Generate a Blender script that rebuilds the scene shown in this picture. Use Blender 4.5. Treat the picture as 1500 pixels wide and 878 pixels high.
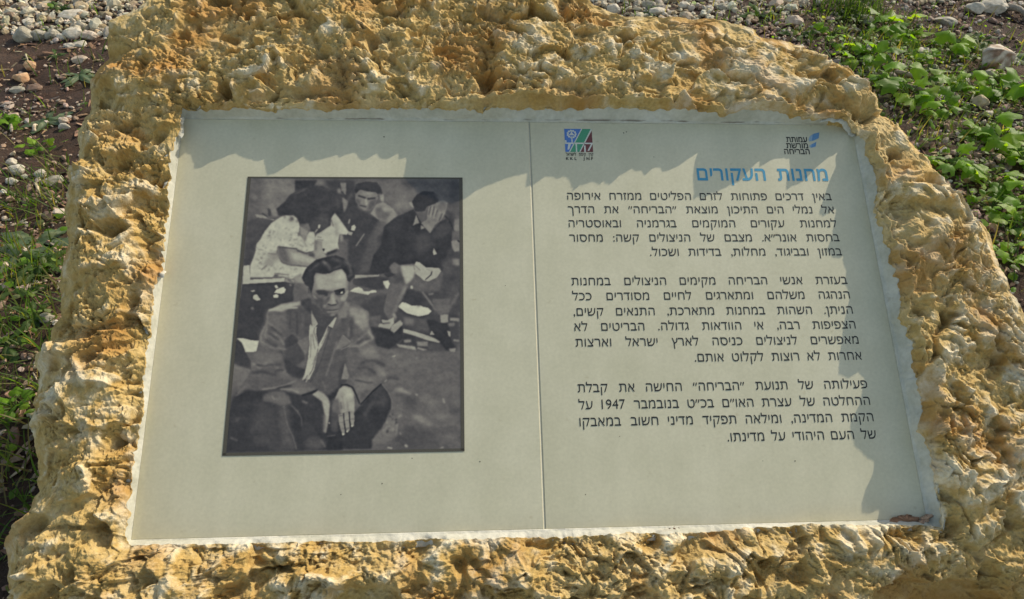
import bpy, math, random
import numpy as np
from mathutils import Vector, Matrix
R = math.radians
S = bpy.context.scene
COL = S.collection
for o in list(bpy.data.objects): bpy.data.objects.remove(o)

# ------------------------------------------------------------------ camera, sky, sun, exposure
FPX, CX, CY, IMW, IMH = 1120.0, 750.0, 439.0, 1500.0, 878.0
PITCH = R(43)
CAM = np.array([0, 0, 1.4])
EX = np.array([0.99780647, 0.05248425, -0.04034425])     # plaque plane: right
EY = np.array([-0.02679648, 0.87750559, 0.47881718])     # plaque plane: up the slope
EN = np.array([0.06053266, -0.4766858, 0.87698714])      # plaque plane: out of the stone
O0 = np.array([0.0301689, 0.75979514, 0.67441067])       # centre of the plaques
cd = bpy.data.cameras.new('camera'); cam = bpy.data.objects.new('camera', cd); COL.objects.link(cam)
cam.location = CAM; cam.rotation_euler = (R(90) - PITCH, 0, 0)
cd.sensor_width = 36; cd.lens = 36 * FPX / IMW; cd.clip_start = 0.02; cd.clip_end = 400
S.camera = cam
SUN_AZ, SUN_EL = R(52), R(13.5)                            # measured in the plaque plane
Ls = (EX * math.cos(SUN_EL) * math.cos(SUN_AZ) + EY * math.cos(SUN_EL) * math.sin(SUN_AZ) + EN * math.sin(SUN_EL))
wd = bpy.data.worlds.new('World'); S.world = wd; wd.use_nodes = True
nt = wd.node_tree; nt.nodes.clear()
sky = nt.nodes.new('ShaderNodeTexSky'); sky.sky_type = 'NISHITA'; sky.sun_disc = False
sky.sun_elevation = math.asin(Ls[2]); sky.sun_rotation = math.atan2(Ls[0], Ls[1])
bg = nt.nodes.new('ShaderNodeBackground'); bg.inputs[1].default_value = 0.15
wo = nt.nodes.new('ShaderNodeOutputWorld')
tint = nt.nodes.new('ShaderNodeMix'); tint.data_type = 'RGBA'; tint.blend_type = 'MULTIPLY'; tint.inputs[0].default_value = 1
tint.inputs[7].default_value = (1.13, .99, .80, 1)         # thin bright winter haze: a whiter sky
nt.links.new(sky.outputs[0], tint.inputs[6]); nt.links.new(tint.outputs[2], bg.inputs[0]); nt.links.new(bg.outputs[0], wo.inputs[0])
sd = bpy.data.lights.new('sun', 'SUN'); sd.energy = 2.9; sd.angle = R(0.5); sd.color = (1.0, 0.90, 0.73)
sun = bpy.data.objects.new('sun', sd); COL.objects.link(sun)
sun.rotation_euler = Vector(Ls).to_track_quat('Z', 'Y').to_euler(); sun.location = (3, 3, 5)
S.view_settings.view_transform = 'Standard'; S.view_settings.look = 'None'
S.view_settings.gamma = 1; S.view_settings.exposure = 0.60

# ------------------------------------------------------------------ geometry between picture and place
SP, CP = math.sin(PITCH), math.cos(PITCH)
def ray(px, py):
    x = (px - CX) / FPX; y = (py - CY) / FPX
    return np.stack([x, -SP * y + CP, -CP * y - SP], -1) if not np.isscalar(x) else np.array([x, -SP * y + CP, -CP * y - SP])
def on_plane(px, py, h=0.0):                              # (u, v) on the plane h above the plaques
    px = np.asarray(px, float); py = np.asarray(py, float)
    d = ray(px, py); t = ((O0 - CAM) @ EN + h) / (d @ EN)
    q = d * t[..., None] - (O0 - CAM)
    return np.stack([q @ EX, q @ EY], -1)
def to_world(u, v, h):
    return O0 + np.multiply.outer(u, EX) + np.multiply.outer(v, EY) + np.multiply.outer(h, EN)
def to_pix(P):
    q = P - CAM; xc = q[..., 0]; yc = -SP * q[..., 1] - CP * q[..., 2]; zc = CP * q[..., 1] - SP * q[..., 2]
    return CX + FPX * xc / zc, CY + FPX * yc / zc
G0 = .24                                                  # level of the soil round the half-buried stone
def ground_at(px, py):
    d = ray(float(px), float(py)); t = (G0 - CAM[2]) / d[2]; q = CAM + d * t
    return np.array([q[0], q[1], gz(q[0], q[1])])

# ------------------------------------------------------------------ noise
def h2(ix, iy, seed):
    x = ix.astype(np.int64).astype(np.uint64) * np.uint64(0x9E3779B97F4A7C15) + iy.astype(np.int64).astype(np.uint64) * np.uint64(0xC2B2AE3D27D4EB4F) + np.uint64((seed * 7919 + 12345) & 0xFFFFFFFF)
    x ^= x >> np.uint64(31); x *= np.uint64(0xD6E8FEB86659FD93); x ^= x >> np.uint64(29); x *= np.uint64(0xD6E8FEB86659FD93); x ^= x >> np.uint64(32)
    return (x & np.uint64(0xFFFFFF)).astype(np.float64) / 16777216.0
def vn(x, y, seed):
    x = np.asarray(x, float); y = np.asarray(y, float)
    ix = np.floor(x); iy = np.floor(y); fx = x - ix; fy = y - iy
    a = 0
    ux = fx ** 3 * (fx * (fx * 6 - 15) + 10); uy = fy ** 3 * (fy * (fy * 6 - 15) + 10)
    def g(dx, dy):
        t = h2(ix + dx, iy + dy, seed) * 6.2831853
        return np.cos(t) * (fx - dx) + np.sin(t) * (fy - dy)
    a0 = g(0, 0) * (1 - ux) + g(1, 0) * ux; a1 = g(0, 1) * (1 - ux) + g(1, 1) * ux
    return (a0 * (1 - uy) + a1 * uy) * 1.5
def fbm(x, y, seed, n=4, gain=.5):
    s = 0; a = 1.0
    for k in range(n):
        s = s + a * vn(x * 2 ** k + 17.3 * k, y * 2 ** k - 9.1 * k, seed + k); a *= gain
    return s
def facet(x, y, seed, slope, off, sharp=16):
    ix = np.floor(x); iy = np.floor(y); num = 0; den = 0
    for dx in (-1, 0, 1):
        for dy in (-1, 0, 1):
            cx = ix + dx; cy = iy + dy
            px = cx + .5 + .85 * (h2(cx, cy, seed) - .5); py = cy + .5 + .85 * (h2(cx, cy, seed + 1) - .5)
            ex = x - px; ey = y - py
            w = np.exp(-sharp * (ex * ex + ey * ey))
            hh = slope * ((h2(cx, cy, seed + 2) - .5) * 2 * ex + (h2(cx, cy, seed + 3) - .5) * 2 * ey) + off * (h2(cx, cy, seed + 4) - .5) * 2
            num = num + w * hh; den = den + w
    return num / den
def sm(a, b, x):
    t = np.clip((x - a) / (b - a), 0, 1); return t * t * (3 - 2 * t)
def gz(x, y):
    return 0.028 * vn(x * 1.3, y * 1.3, 5) + 0.012 * vn(x * 4.1, y * 4.1, 6) + G0

# ------------------------------------------------------------------ objects
def tag(o, label=None, cat=None, group=None, kind=None):
    if label: o['label'] = label
    if cat: o['category'] = cat
    if group: o['group'] = group
    if kind: o['kind'] = kind
    return o
def empty(name, loc):
    o = bpy.data.objects.new(name, None); COL.objects.link(o); o.location = loc; o.empty_display_size = .1
    return o
def link(name, me, parent=None, mat=None, origin=None):
    o = bpy.data.objects.new(name, me); COL.objects.link(o)
    if mat: me.materials.append(mat)
    if origin is not None:
        me.transform(Matrix.Translation(-Vector(origin)))
        o.location = origin
    if parent: 
        wl = Vector((0, 0, 0)); q = parent
        while q: wl += q.location; q = q.parent
        if origin is None: me.transform(Matrix.Translation(-wl))
        else: o.location = Vector(origin) - wl
        o.parent = parent
    return o
def mesh_np(name, V, F, smooth=True):
    """V (n,3); F (m,k) array or a list of arrays with different k"""
    if not isinstance(F, list): F = [F]
    V = np.ascontiguousarray(V, np.float32)
    me = bpy.data.meshes.new(name)
    li = np.concatenate([f.ravel() for f in F]).astype(np.int32)
    tot = np.concatenate([np.full(len(f), f.shape[1], np.int32) for f in F])
    st = np.concatenate([[0], np.cumsum(tot)[:-1]]).astype(np.int32)
    me.vertices.add(len(V)); me.vertices.foreach_set('co', V.ravel())
    me.loops.add(len(li)); me.loops.foreach_set('vertex_index', li)
    me.polygons.add(len(tot)); me.polygons.foreach_set('loop_start', st); me.polygons.foreach_set('loop_total', tot)
    me.polygons.foreach_set('use_smooth', np.full(len(tot), smooth))
    me.update(calc_edges=True); me.validate()
    return me
def vcol(me, name, C):
    a = me.color_attributes.new(name, 'FLOAT_COLOR', 'POINT')
    C = np.asarray(C, np.float32)
    if C.shape[1] == 3: C = np.concatenate([C, np.ones((len(C), 1), np.float32)], 1)
    a.data.foreach_set('color', C.ravel())
def grid_faces(nr, nc, wrap=False, flip=False):
    r = np.arange(nr - 1)[:, None]; c = np.arange(nc if wrap else nc - 1)[None, :]; c2 = (c + 1) % nc
    f = np.stack([r * nc + c, r * nc + c2, (r + 1) * nc + c2, (r + 1) * nc + c], -1).reshape(-1, 4)
    return f[:, ::-1] if flip else f

# ------------------------------------------------------------------ materials
def mat(name, rough=.8, col=(.5, .5, .5)):
    m = bpy.data.materials.new(name); m.use_nodes = True
    b = m.node_tree.nodes['Principled BSDF']; b.inputs['Roughness'].default_value = rough
    b.inputs['Base Color'].default_value = (*col, 1)
    return m, m.node_tree, b
def nd(nt, t, **kw):
    n = nt.nodes.new(t)
    for k, v in kw.items(): setattr(n, k, v)
    return n
def noise(nt, scale, detail=4, rough=.55, vec=None):
    n = nd(nt, 'ShaderNodeTexNoise'); n.inputs['Scale'].default_value = scale; n.inputs['Detail'].default_value = detail
    n.inputs['Roughness'].default_value = rough
    if vec is not None: nt.links.new(vec, n.inputs['Vector'])
    return n
def ramp(nt, src, stops):
    r = nd(nt, 'ShaderNodeValToRGB'); cr = r.color_ramp
    while len(cr.elements) < len(stops): cr.elements.new(.5)
    for e, (p, c) in zip(cr.elements, stops):
        e.position = p; e.color = (*c, 1) if len(c) == 3 else c
    nt.links.new(src, r.inputs[0]); return r
def mix(nt, fac, a, b, mode='MIX'):
    m = nd(nt, 'ShaderNodeMix'); m.data_type = 'RGBA'; m.blend_type = mode
    for sock, v in ((0, fac), (6, a), (7, b)):
        if hasattr(v, 'is_output'): nt.links.new(v, m.inputs[sock])
        elif sock == 0: m.inputs[0].default_value = v
        else: m.inputs[sock].default_value = (*v, 1)
    return m.outputs[2]
def bump(nt, src, strength, dist, b):
    n = nd(nt, 'ShaderNodeBump'); n.inputs['Strength'].default_value = strength; n.inputs['Distance'].default_value = dist
    nt.links.new(src, n.inputs['Height']); nt.links.new(n.outputs[0], b.inputs['Normal'])
def objvec(nt):
    return nd(nt, 'ShaderNodeTexCoord').outputs['Object']
def attr(nt, name):
    a = nd(nt, 'ShaderNodeAttribute'); a.attribute_name = name; return a

def rock_material():
    m, nt, b = mat('ochre_limestone', .92)
    v = objvec(nt)
    n1 = noise(nt, 7, 5, .6, v); n2 = noise(nt, 38, 5, .65, v); n3 = noise(nt, 210, 4, .6, v)
    base = ramp(nt, n1.outputs[0], [(.28, (.34, .188, .042)), (.42, (.475, .318, .095)), (.56, (.54, .395, .155)), (.72, (.61, .48, .25))])
    var = ramp(nt, n2.outputs[0], [(.28, (.31, .168, .040)), (.46, (.48, .33, .108)), (.66, (.64, .51, .28))])
    c = mix(nt, .5, base.outputs[0], var.outputs[0])
    fine = ramp(nt, n3.outputs[0], [(.3, (.72, .70, .66)), (.7, (1.12, 1.12, 1.12))])
    c = mix(nt, .8, c, fine.outputs[0], 'MULTIPLY')
    a = attr(nt, 'wear_shade'); sep = nd(nt, 'ShaderNodeSeparateColor'); nt.links.new(a.outputs['Color'], sep.inputs[0])
    mx = nd(nt, 'ShaderNodeMath', operation='MULTIPLY_ADD'); nt.links.new(n2.outputs[0], mx.inputs[0]); mx.inputs[1].default_value = 1.1
    ad = nd(nt, 'ShaderNodeMath', operation='ADD'); nt.links.new(sep.outputs[0], ad.inputs[0]); ad.inputs[1].default_value = -.55
    nt.links.new(ad.outputs[0], mx.inputs[2])
    cr = ramp(nt, mx.outputs[0], [(.33, (0, 0, 0)), (.80, (1, 1, 1))])
    white = ramp(nt, n3.outputs[0], [(.3, (.58, .485, .30)), (.7, (.76, .68, .50))])
    c = mix(nt, cr.outputs[0], c, white.outputs[0])
    # iron stained veins
    st = ramp(nt, sep.outputs[1], [(.45, (0, 0, 0)), (.9, (.75, .75, .75))])
    c = mix(nt, st.outputs[0], c, (.37, .18, .036))
    nt.links.new(c, b.inputs['Base Color'])
    add = nd(nt, 'ShaderNodeMath', operation='MULTIPLY_ADD'); nt.links.new(n2.outputs[0], add.inputs[0]); add.inputs[1].default_value = 1.5
    nt.links.new(n3.outputs[0], add.inputs[2])
    bump(nt, add.outputs[0], .55, .004, b)
    return m
def mortar_material():
    m, nt, b = mat('pale_mortar', .85)
    v = objvec(nt)
    n1 = noise(nt, 22, 5, .6, v); n2 = noise(nt, 160, 4, .6, v)
    mp = nd(nt, 'ShaderNodeMapping'); mp.inputs['Scale'].default_value = (9, 30, 30); nt.links.new(v, mp.inputs[0])
    n4 = noise(nt, 1.6, 5, .7, mp.outputs[0])
    c = ramp(nt, n1.outputs[0], [(.3, (.42, .415, .33)), (.6, (.56, .55, .47))]).outputs[0]
    f = ramp(nt, n2.outputs[0], [(.3, (.82, .82, .8)), (.65, (1.05, 1.05, 1.05))])
    c = mix(nt, .7, c, f.outputs[0], 'MULTIPLY')
    d = ramp(nt, n4.outputs[0], [(.60, (0, 0, 0)), (.72, (.6, .6, .6))])
    c = mix(nt, d.outputs[0], c, (.33, .29, .22))
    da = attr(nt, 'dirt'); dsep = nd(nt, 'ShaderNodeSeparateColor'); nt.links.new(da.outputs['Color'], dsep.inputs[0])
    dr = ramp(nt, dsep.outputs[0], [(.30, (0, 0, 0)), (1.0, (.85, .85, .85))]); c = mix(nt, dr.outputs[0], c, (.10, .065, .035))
    nt.links.new(c, b.inputs['Base Color'])
    bump(nt, n2.outputs[0], .5, .002, b)
    return m
def board_material():
    m, nt, b = mat('cream_laminate', .42)
    v = objvec(nt)
    n1 = noise(nt, 14, 5, .6, v); n2 = noise(nt, 230, 3, .6, v)
    c = ramp(nt, n1.outputs[0], [(.3, (.530, .500, .350)), (.7, (.592, .556, .402))]).outputs[0]
    f = ramp(nt, n2.outputs[0], [(.3, (.93, .93, .92)), (.7, (1.05, 1.05, 1.05))])
    c = mix(nt, .8, c, f.outputs[0], 'MULTIPLY')
    mp = nd(nt, 'ShaderNodeMapping'); mp.inputs['Scale'].default_value = (26, 5, 3); nt.links.new(v, mp.inputs[0])
    n3 = noise(nt, 1.0, 5, .65, mp.outputs[0]); r3 = ramp(nt, n3.outputs[0], [(.35, (.955, .955, .95)), (.6, (1.02, 1.02, 1.02))])
    c = mix(nt, .8, c, r3.outputs[0], 'MULTIPLY')               # faint runs of dust
    n5 = noise(nt, 75, 3, .5, v); r5 = ramp(nt, n5.outputs[0], [(.69, (1, 1, 1)), (.80, (.86, .83, .78))])
    c = mix(nt, 1, c, r5.outputs[0], 'MULTIPLY')                # small stains
    nt.links.new(c, b.inputs['Base Color'])
    b.inputs['Specular IOR Level'].default_value = .35
    bump(nt, n2.outputs[0], .05, .0005, b)
    return m
def attr_material(name, attrname, rough=.8, spec=.3, trans=0, bscale=None):
    m, nt, b = mat(name, rough)
    a = attr(nt, attrname); v = objvec(nt)
    c = a.outputs['Color']
    if bscale:
        n = noise(nt, bscale, 4, .65, v)
        f = ramp(nt, n.outputs[0], [(.3, (.68, .66, .62)), (.7, (1.15, 1.15, 1.15))])
        c = mix(nt, .9, c, f.outputs[0], 'MULTIPLY')
        bump(nt, n.outputs[0], .5, .003, b)
    nt.links.new(c, b.inputs['Base Color']); b.inputs['Specular IOR Level'].default_value = spec
    if trans:
        t = nd(nt, 'ShaderNodeBsdfTranslucent'); 
        tc = mix(nt, 1.0, c, (1.7, 1.55, .4), 'MULTIPLY'); nt.links.new(tc, t.inputs[0])
        ms = nd(nt, 'ShaderNodeMixShader'); ms.inputs[0].default_value = trans
        nt.links.new(b.outputs[0], ms.inputs[1]); nt.links.new(t.outputs[0], ms.inputs[2])
        nt.links.new(ms.outputs[0], nt.nodes['Material Output'].inputs[0])
    return m
def soil_material():
    m, nt, b = mat('red_brown_soil', .95)
    v = objvec(nt)
    n1 = noise(nt, 3.2, 5, .6, v); n2 = noise(nt, 55, 5, .7, v); n3 = noise(nt, 260, 3, .7, v)
    c = ramp(nt, n1.outputs[0], [(.3, (.050, .024, .013)), (.52, (.080, .040, .022)), (.7, (.125, .072, .044))]).outputs[0]
    f = ramp(nt, n2.outputs[0], [(.3, (.45, .43, .42)), (.55, (1, 1, 1)), (.75, (1.6, 1.5, 1.4))])
    c = mix(nt, .85, c, f.outputs[0], 'MULTIPLY')
    nt.links.new(c, b.inputs['Base Color'])
    ad = nd(nt, 'ShaderNodeMath', operation='ADD'); nt.links.new(n2.outputs[0], ad.inputs[0]); nt.links.new(n3.outputs[0], ad.inputs[1])
    bump(nt, ad.outputs[0], 1.0, .02, b)
    return m
def ink(name, col, rough=.5):
    m, nt, b = mat(name, rough, col); b.inputs['Specular IOR Level'].default_value = .25
    n = noise(nt, 900, 2, .5, objvec(nt))
    f = ramp(nt, n.outputs[0], [(.3, tuple(k * .85 for k in col)), (.7, tuple(min(1, k * 1.15) for k in col))])
    nt.links.new(f.outputs[0], b.inputs['Base Color'])
    return m
M_ROCK, M_MORTAR, M_BOARD, M_SOIL = rock_material(), mortar_material(), board_material(), soil_material()
M_PRINT = attr_material('printed_photograph', 'ink', .38, .35)
M_PEB = attr_material('pebble_stone', 'tint', .85, .3, 0, 90)
M_LEAF = attr_material('weed_leaf', 'tint', .5, .3, .6)
M_DRY = attr_material('dry_plant', 'tint', .8, .2, 0, 120)
INK_BLACK = ink('black_ink', (.022, .023, .023)); INK_BLUE = ink('blue_ink', (.06, .275, .42))

# ------------------------------------------------------------------ ground sheet
def ground():
    ax = np.concatenate([-np.geomspace(60, 3.2, 24), np.linspace(-3, 3, 301), np.geomspace(3.2, 60, 24)])
    ay = np.concatenate([-np.geomspace(40, 1.2, 18), np.linspace(-1, 6, 351), np.geomspace(6.2, 120, 26)])
    X, Y = np.meshgrid(ax, ay)
    Z = gz(X, Y) + .006 * fbm(X * 14, Y * 14, 9, 3)
    me = mesh_np('ground', np.stack([X, Y, Z], -1).reshape(-1, 3), grid_faces(len(ay), len(ax)))
    tag(link('ground', me, None, M_SOIL), 'red brown garden soil under the gravel and weeds', 'ground', kind='structure')
ground()

# ------------------------------------------------------------------ the stone
OUT = [(215,0),(205,12),(190,20),(160,32),(157,61),(162,80),(143,101),(131,118),(135,137),(131,164),(120,181),(116,205),(118,222),(113,246),(99,253),(103,273),(97,294),
 (97,334),(99,358),(92,385),(90,413),(90,437),(89,464),(75,481),(70,502),(55,519),(51,536),(58,553),(53,597),(46,610),(44,630),(51,647),(51,663),(57,689),(57,717),(44,736),(43,752),
 (28,768),(9,787),(13,809),(24,834),(19,878),(0,930),(60,985),(300,1000),(700,1010),(1100,1010),(1450,990),(1540,940),(1565,850),(1565,700),(1545,580),(1515,485),
 (1496,450),(1484,430),(1473,409),(1463,392),(1455,365),(1449,344),(1432,320),(1411,297),(1390,273),(1370,253),(1360,236),(1339,215),(1324,200),(1305,178),(1286,169),(1281,154),(1269,137),
 (1257,116),(1233,99),(1206,80),(1161,65),(1124,54),(1090,38),(1060,29),(1000,27),(950,24),(910,22),(885,14),(870,4),(850,-14),(770,-40),(650,-62),(480,-70),(330,-55),(250,-25)]
INN = [(265,154),(300,160),(400,160),(500,161),(560,158),(660,160),(700,162),(780,157),(850,158),(931,158),(990,160),(1060,167),(1074,165),(1102,161),(1141,162),(1158,168),(1194,170),(1235,176),(1256,182),
 (1268,205),(1284,300),(1297,351),(1306,382),(1313,402),(1318,464),(1331,484),(1338,525),(1343,570),(1350,594),(1345,619),(1348,635),(1362,660),(1366,695),(1373,727),(1381,761),
 (1378,772),(1344,769),(1290,769),(1195,768),(1100,773),(918,780),(755,787),(633,789),(540,794),(470,793),(400,795),(317,797),(266,797),(218,799),(193,800),
 (184,792),(184,776),(190,752),(190,720),(194,695),(207,619),(209,600),(213,532),(219,491),(224,464),(236,402),(241,351),(245,300),(247,270),(249,239),(262,191)]
# the edge of the sunlit area on the plaques: the stone's lip is built to the height that throws this shadow
LIT = [(268,224),(279,226),(286,248),(294,246),(307,239),(325,232),(338,227),(345,225),(350,229),(359,232),(372,236),(383,236),(386,232),(389,258),(400,256),(417,246),(444,229),(451,236),(461,236),(482,231),(494,227),(496,232),(506,227),(520,224),(525,232),(533,236),(552,225),(554,232),(567,234),(583,225),(584,234),(596,230),(590,261),
 (612,285),(640,298),(660,300),(678,294),(697,280),(738,263),(748,260),(772,254),(769,275),(780,271),(801,257),(813,257),(818,264),(830,257),(835,261),(841,280),(851,271),(870,264),(880,271),(884,264),(894,271),(908,257),(927,245),(931,250),(941,249),(945,256),(957,245),(969,244),(971,250),(984,247),(995,242),(1024,221),(1019,233),(1016,254),(1016,289),(1023,297),(1033,289),(1068,271),(1085,264),(1099,247),(1114,233),(1113,244),(1130,233),(1140,231),(1158,230),(1158,247),(1153,257),(1153,278),(1161,271),(1168,269),(1179,264),(1187,254),(1201,240),(1235,212),(1231,230),(1217,261),(1201,309),(1206,316),(1226,304),(1220,344),(1212,365),(1219,375),(1234,377),(1241,396),(1239,413),(1246,433),(1241,454),(1236,481),(1231,519),(1229,546),(1244,553),(1258,543),(1268,553),(1265,567),(1260,594),(1252,600),(1246,625),(1252,651),(1268,666),(1282,674),(1280,695),(1271,708),(1263,736),(1263,749),(1274,752),(1290,742),(1287,758),(1284,766)]
_q = on_plane([p[0] for p in LIT], [p[1] for p in LIT], .004)
_sa = _q @ [math.cos(SUN_AZ), math.sin(SUN_AZ)]; _sb = _q @ [-math.sin(SUN_AZ), math.cos(SUN_AZ)]
_bins = np.arange(_sb.min(), _sb.max(), .0004); _env = np.full(len(_bins), -9.0)
for k in range(len(_q) - 1):
    w = np.linspace(0, 1, 160); bb = _sb[k] + (_sb[k + 1] - _sb[k]) * w; aa = _sa[k] + (_sa[k + 1] - _sa[k]) * w
    np.maximum.at(_env, np.clip(((bb - _bins[0]) / .0004).astype(int), 0, len(_bins) - 1), aa)
_ok = _env > -8; _env = np.interp(_bins, _bins[_ok], _env[_ok])
def sun_limit(u, v):                                      # greatest height at (u, v) that leaves the lit area lit
    a = u * math.cos(SUN_AZ) + v * math.sin(SUN_AZ); b = -u * math.sin(SUN_AZ) + v * math.cos(SUN_AZ)
    lim = (a - np.interp(b, _bins, _env) + .0016 * fbm(b * 260, b * 0 + .5, 187, 3)) * math.tan(SUN_EL) + .004
    return np.where((b > _bins[0]) & (b < _bins[-1]) & (lim > .004), lim, 9.0)
def rim_h(u, v):                                          # height of the stone's rim above the plaques
    return .022 + .004 * sm(.1, .5, u) + .002 * sm(-.1, .28, v) - .003 * sm(-.1, -.29, v)
def edge_h(u, v):                                         # height of the stone's outer shoulder
    return .012 - .026 * sm(-.15, -.36, v) - .008 * sm(-.4, -.62, u) - .030 * sm(.05, .36, v) - .020 * sm(.3, .6, u)
def polar_curve(pts, hfun, n_it=3):
    p = np.array(pts, float); h = np.full(len(p), .02)
    for _ in range(n_it):
        uv = np.stack([on_plane(a, b, c) for (a, b), c in zip(p, h)]); h = hfun(uv[:, 0], uv[:, 1])
    return uv
def polar_radius(uv, th):
    a = np.arctan2(uv[:, 1] / .6, uv[:, 0]); r = np.hypot(uv[:, 0], uv[:, 1] / .6)
    i = np.argsort(a); a = a[i]; r = r[i]
    a3 = np.concatenate([a - 2 * np.pi, a, a + 2 * np.pi]); r3 = np.concatenate([r, r, r])
    return np.interp(th, a3, r3)
STONE = empty('memorial_stone', (0.03, .78, G0))
tag(STONE, 'rough ochre limestone boulder with a framed recess holding the two plaques', 'stone')
def stone():
    N, M, K = 2700, 250, 34
    ui, uo = polar_curve(INN, rim_h), polar_curve(OUT, edge_h)
    # spread the angles evenly along the perimeter
    th0 = np.linspace(-np.pi, np.pi, 20001); rr = .5 * (polar_radius(ui, th0) + polar_radius(uo, th0))
    L = np.concatenate([[0], np.cumsum(np.hypot(np.diff(rr * np.cos(th0)), .6 * np.diff(rr * np.sin(th0))))])
    th = np.interp(np.linspace(0, L[-1], N + 1)[:-1], L, th0)
    ri, ro = polar_radius(ui, th), polar_radius(uo, th)
    Ix, Iy = ri * np.cos(th), .6 * ri * np.sin(th); Ox, Oy = ro * np.cos(th), .6 * ro * np.sin(th)
    # ragged lip and ragged outline
    rag = .0035 * fbm(Ix * 70, Iy * 70, 71, 3)
    Ix, Iy = Ix * (1 + rag / ri), Iy * (1 + rag / ri)
    rag = .004 * fbm(Ox * 45, Oy * 45, 75, 4)
    Ox, Oy = Ox * (1 + rag / ro), Oy * (1 + rag / ro)
    s = np.linspace(0, 1, M)[:, None]
    U = Ix + (Ox - Ix) * s; Vv = Iy + (Oy - Iy) * s
    d_in = np.hypot(U - Ix, Vv - Iy); d_out = np.hypot(U - Ox, Vv - Oy)
    hr = rim_h(Ix, Iy)[None, :]; he = edge_h(Ox, Oy)[None, :]
    sunny = np.clip(sm(.12, .30, Vv) + sm(.42, .52, U), 0, 1)
    plate = hr + .022 * sm(0, .05, d_in) * (1 - sunny) + sunny * (.010 * sm(0, .02, d_in) - .165 * d_in) + .014 * vn(U * 5, Vv * 5, 31) * sm(0, .03, d_in)
    fall = sm(0, .055, d_out) ** .7
    H = he + (plate - he) * fall
    # chiselled, broken surface
    mod = np.clip(.85 + 1.1 * vn(U * 11, Vv * 11, 151), .15, 1.9); mod2 = np.clip(.9 + 1.2 * vn(U * 17, Vv * 17, 152), .1, 2.0)
    mod0f = lambda a, b: np.clip(.95 + .9 * vn(a * 7 + 3, b * 7, 153), .2, 1.8)
    wx = U + .010 * fbm(U * 22, Vv * 22, 41, 3); wy = Vv + .010 * fbm(U * 22 + 50, Vv * 22, 44, 3)
    ca, sa = math.cos(.35), math.sin(.35)
    ax = (wx * ca + wy * sa) * .78; ay = (-wx * sa + wy * ca) * 1.15
    rel = .018 * facet(ax / .085, ay / .085, 101, .9, .30, 30)
    rel += .0130 * mod0f(U, Vv) * facet(ax / .038, ay / .038, 111, 1.0, .45, 55)
    # broken ledges: each climbs away from the sun's side and drops off sharply
    ph = -(U * .62 + Vv * .78) / .036 + 1.9 * fbm(U * 8, Vv * 8, 155, 3); f = ph - np.floor(ph)
    saw = np.where(f < .84, f / .84, (1 - f) / .16)
    rel += .0075 * np.clip(.45 + 1.3 * vn(U * 10, Vv * 10, 156), 0, 1.3) * (saw - .5)
    ph = -(U * .80 + Vv * .60) / .0135 + 1.7 * fbm(U * 21, Vv * 21, 157, 3); f = ph - np.floor(ph)
    saw = np.where(f < .80, f / .80, (1 - f) / .20)
    calm = 1 - .55 * sm(.0, .35, U) * sm(-.05, .2, Vv) - .25 * sm(-.1, .3, vn(U * 6, Vv * 6, 159)); mod = mod * calm; mod2 = mod2 * calm
    rel += calm * .0034 * np.clip(.25 + 1.4 * vn(U * 15, Vv * 15, 158), 0, 1.4) * (saw - .5)
    rel += .0058 * mod * facet(ax / .0155, ay / .0155, 121, 1.0, .50, 40)
    rel += .0034 * mod2 * facet(wx / .0068, wy / .0068, 131, 1.0, .55, 22)
    rel += calm * .0040 * (1 - 2 * np.abs(vn(ax * 30, ay * 30, 141)))
    rel += (.0007 + .0011 * np.clip(mod2, 0, 1.5)) * fbm(U * 190, Vv * 190, 145, 4, .65)
    # pick holes
    hole = np.clip(vn(U * 24, Vv * 24, 161) - .42, 0, 1); rel -= .055 * hole
    # cracks and a long groove in the lower right
    for pts, wd_, dp in (([(1375, 682), (1387, 701), (1401, 733), (1412, 758), (1426, 787)], .0020, .007), ([(1383, 782), (1417, 803), (1448, 822), (1472, 850)], .006, .009), ([(1393, 275), (1420, 300), (1447, 352)], .003, .006),
                         ([(168, 478), (200, 466), (228, 458)], .002, .005), ([(186, 792), (196, 745), (188, 700)], .006, .010), ([(285, 806), (300, 825), (296, 842)], .002, .006), ([(1000, 90), (1030, 106), (1052, 118)], .003, .006)):
        q = on_plane([p[0] for p in pts], [p[1] for p in pts], .02); dd = np.full(U.shape, 9.0)
        xw = U + .003 * vn(U * 60, Vv * 60, 191); yw = Vv + .003 * vn(U * 60, Vv * 60, 192)
        for a, b in zip(q[:-1], q[1:]):
            e = b - a; t = np.clip(((xw - a[0]) * e[0] + (yw - a[1]) * e[1]) / (e @ e), 0, 1); dd = np.minimum(dd, np.hypot(xw - a[0] - t * e[0], yw - a[1] - t * e[1]))
        rel -= dp * np.exp(-(dd / wd_) ** 2)
    # smoother broken faces low at the front
    def patch(pts, soft):
        q = on_plane(np.array([p[0] for p in pts]), np.array([p[1] for p in pts]), .01)
        wob = .006 * fbm(U * 30, Vv * 30, 171, 3)
        inside = np.full(U.shape, 1e9); X = U + wob; Y = Vv + wob
        for k in range(len(q)):
            a, b = q[k], q[(k + 1) % len(q)]
            e = b - a; nrm = np.array([-e[1], e[0]]) / np.hypot(*e)
            inside = np.minimum(inside, (X - a[0]) * nrm[0] + (Y - a[1]) * nrm[1])
        return sm(0, soft, inside)
    pa = patch([(1468, 1010), (1478, 872), (1430, 850), (1300, 847), (1268, 862), (1262, 1010)], .004)
    pb = patch([(592, 1010), (588, 866), (560, 850), (510, 852), (478, 864), (468, 1010)], .010)
    keep = 1 - .75 * np.clip(pa + pb, 0, 1)
    lip = .45 + .55 * sm(0, .012, d_in)
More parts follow.
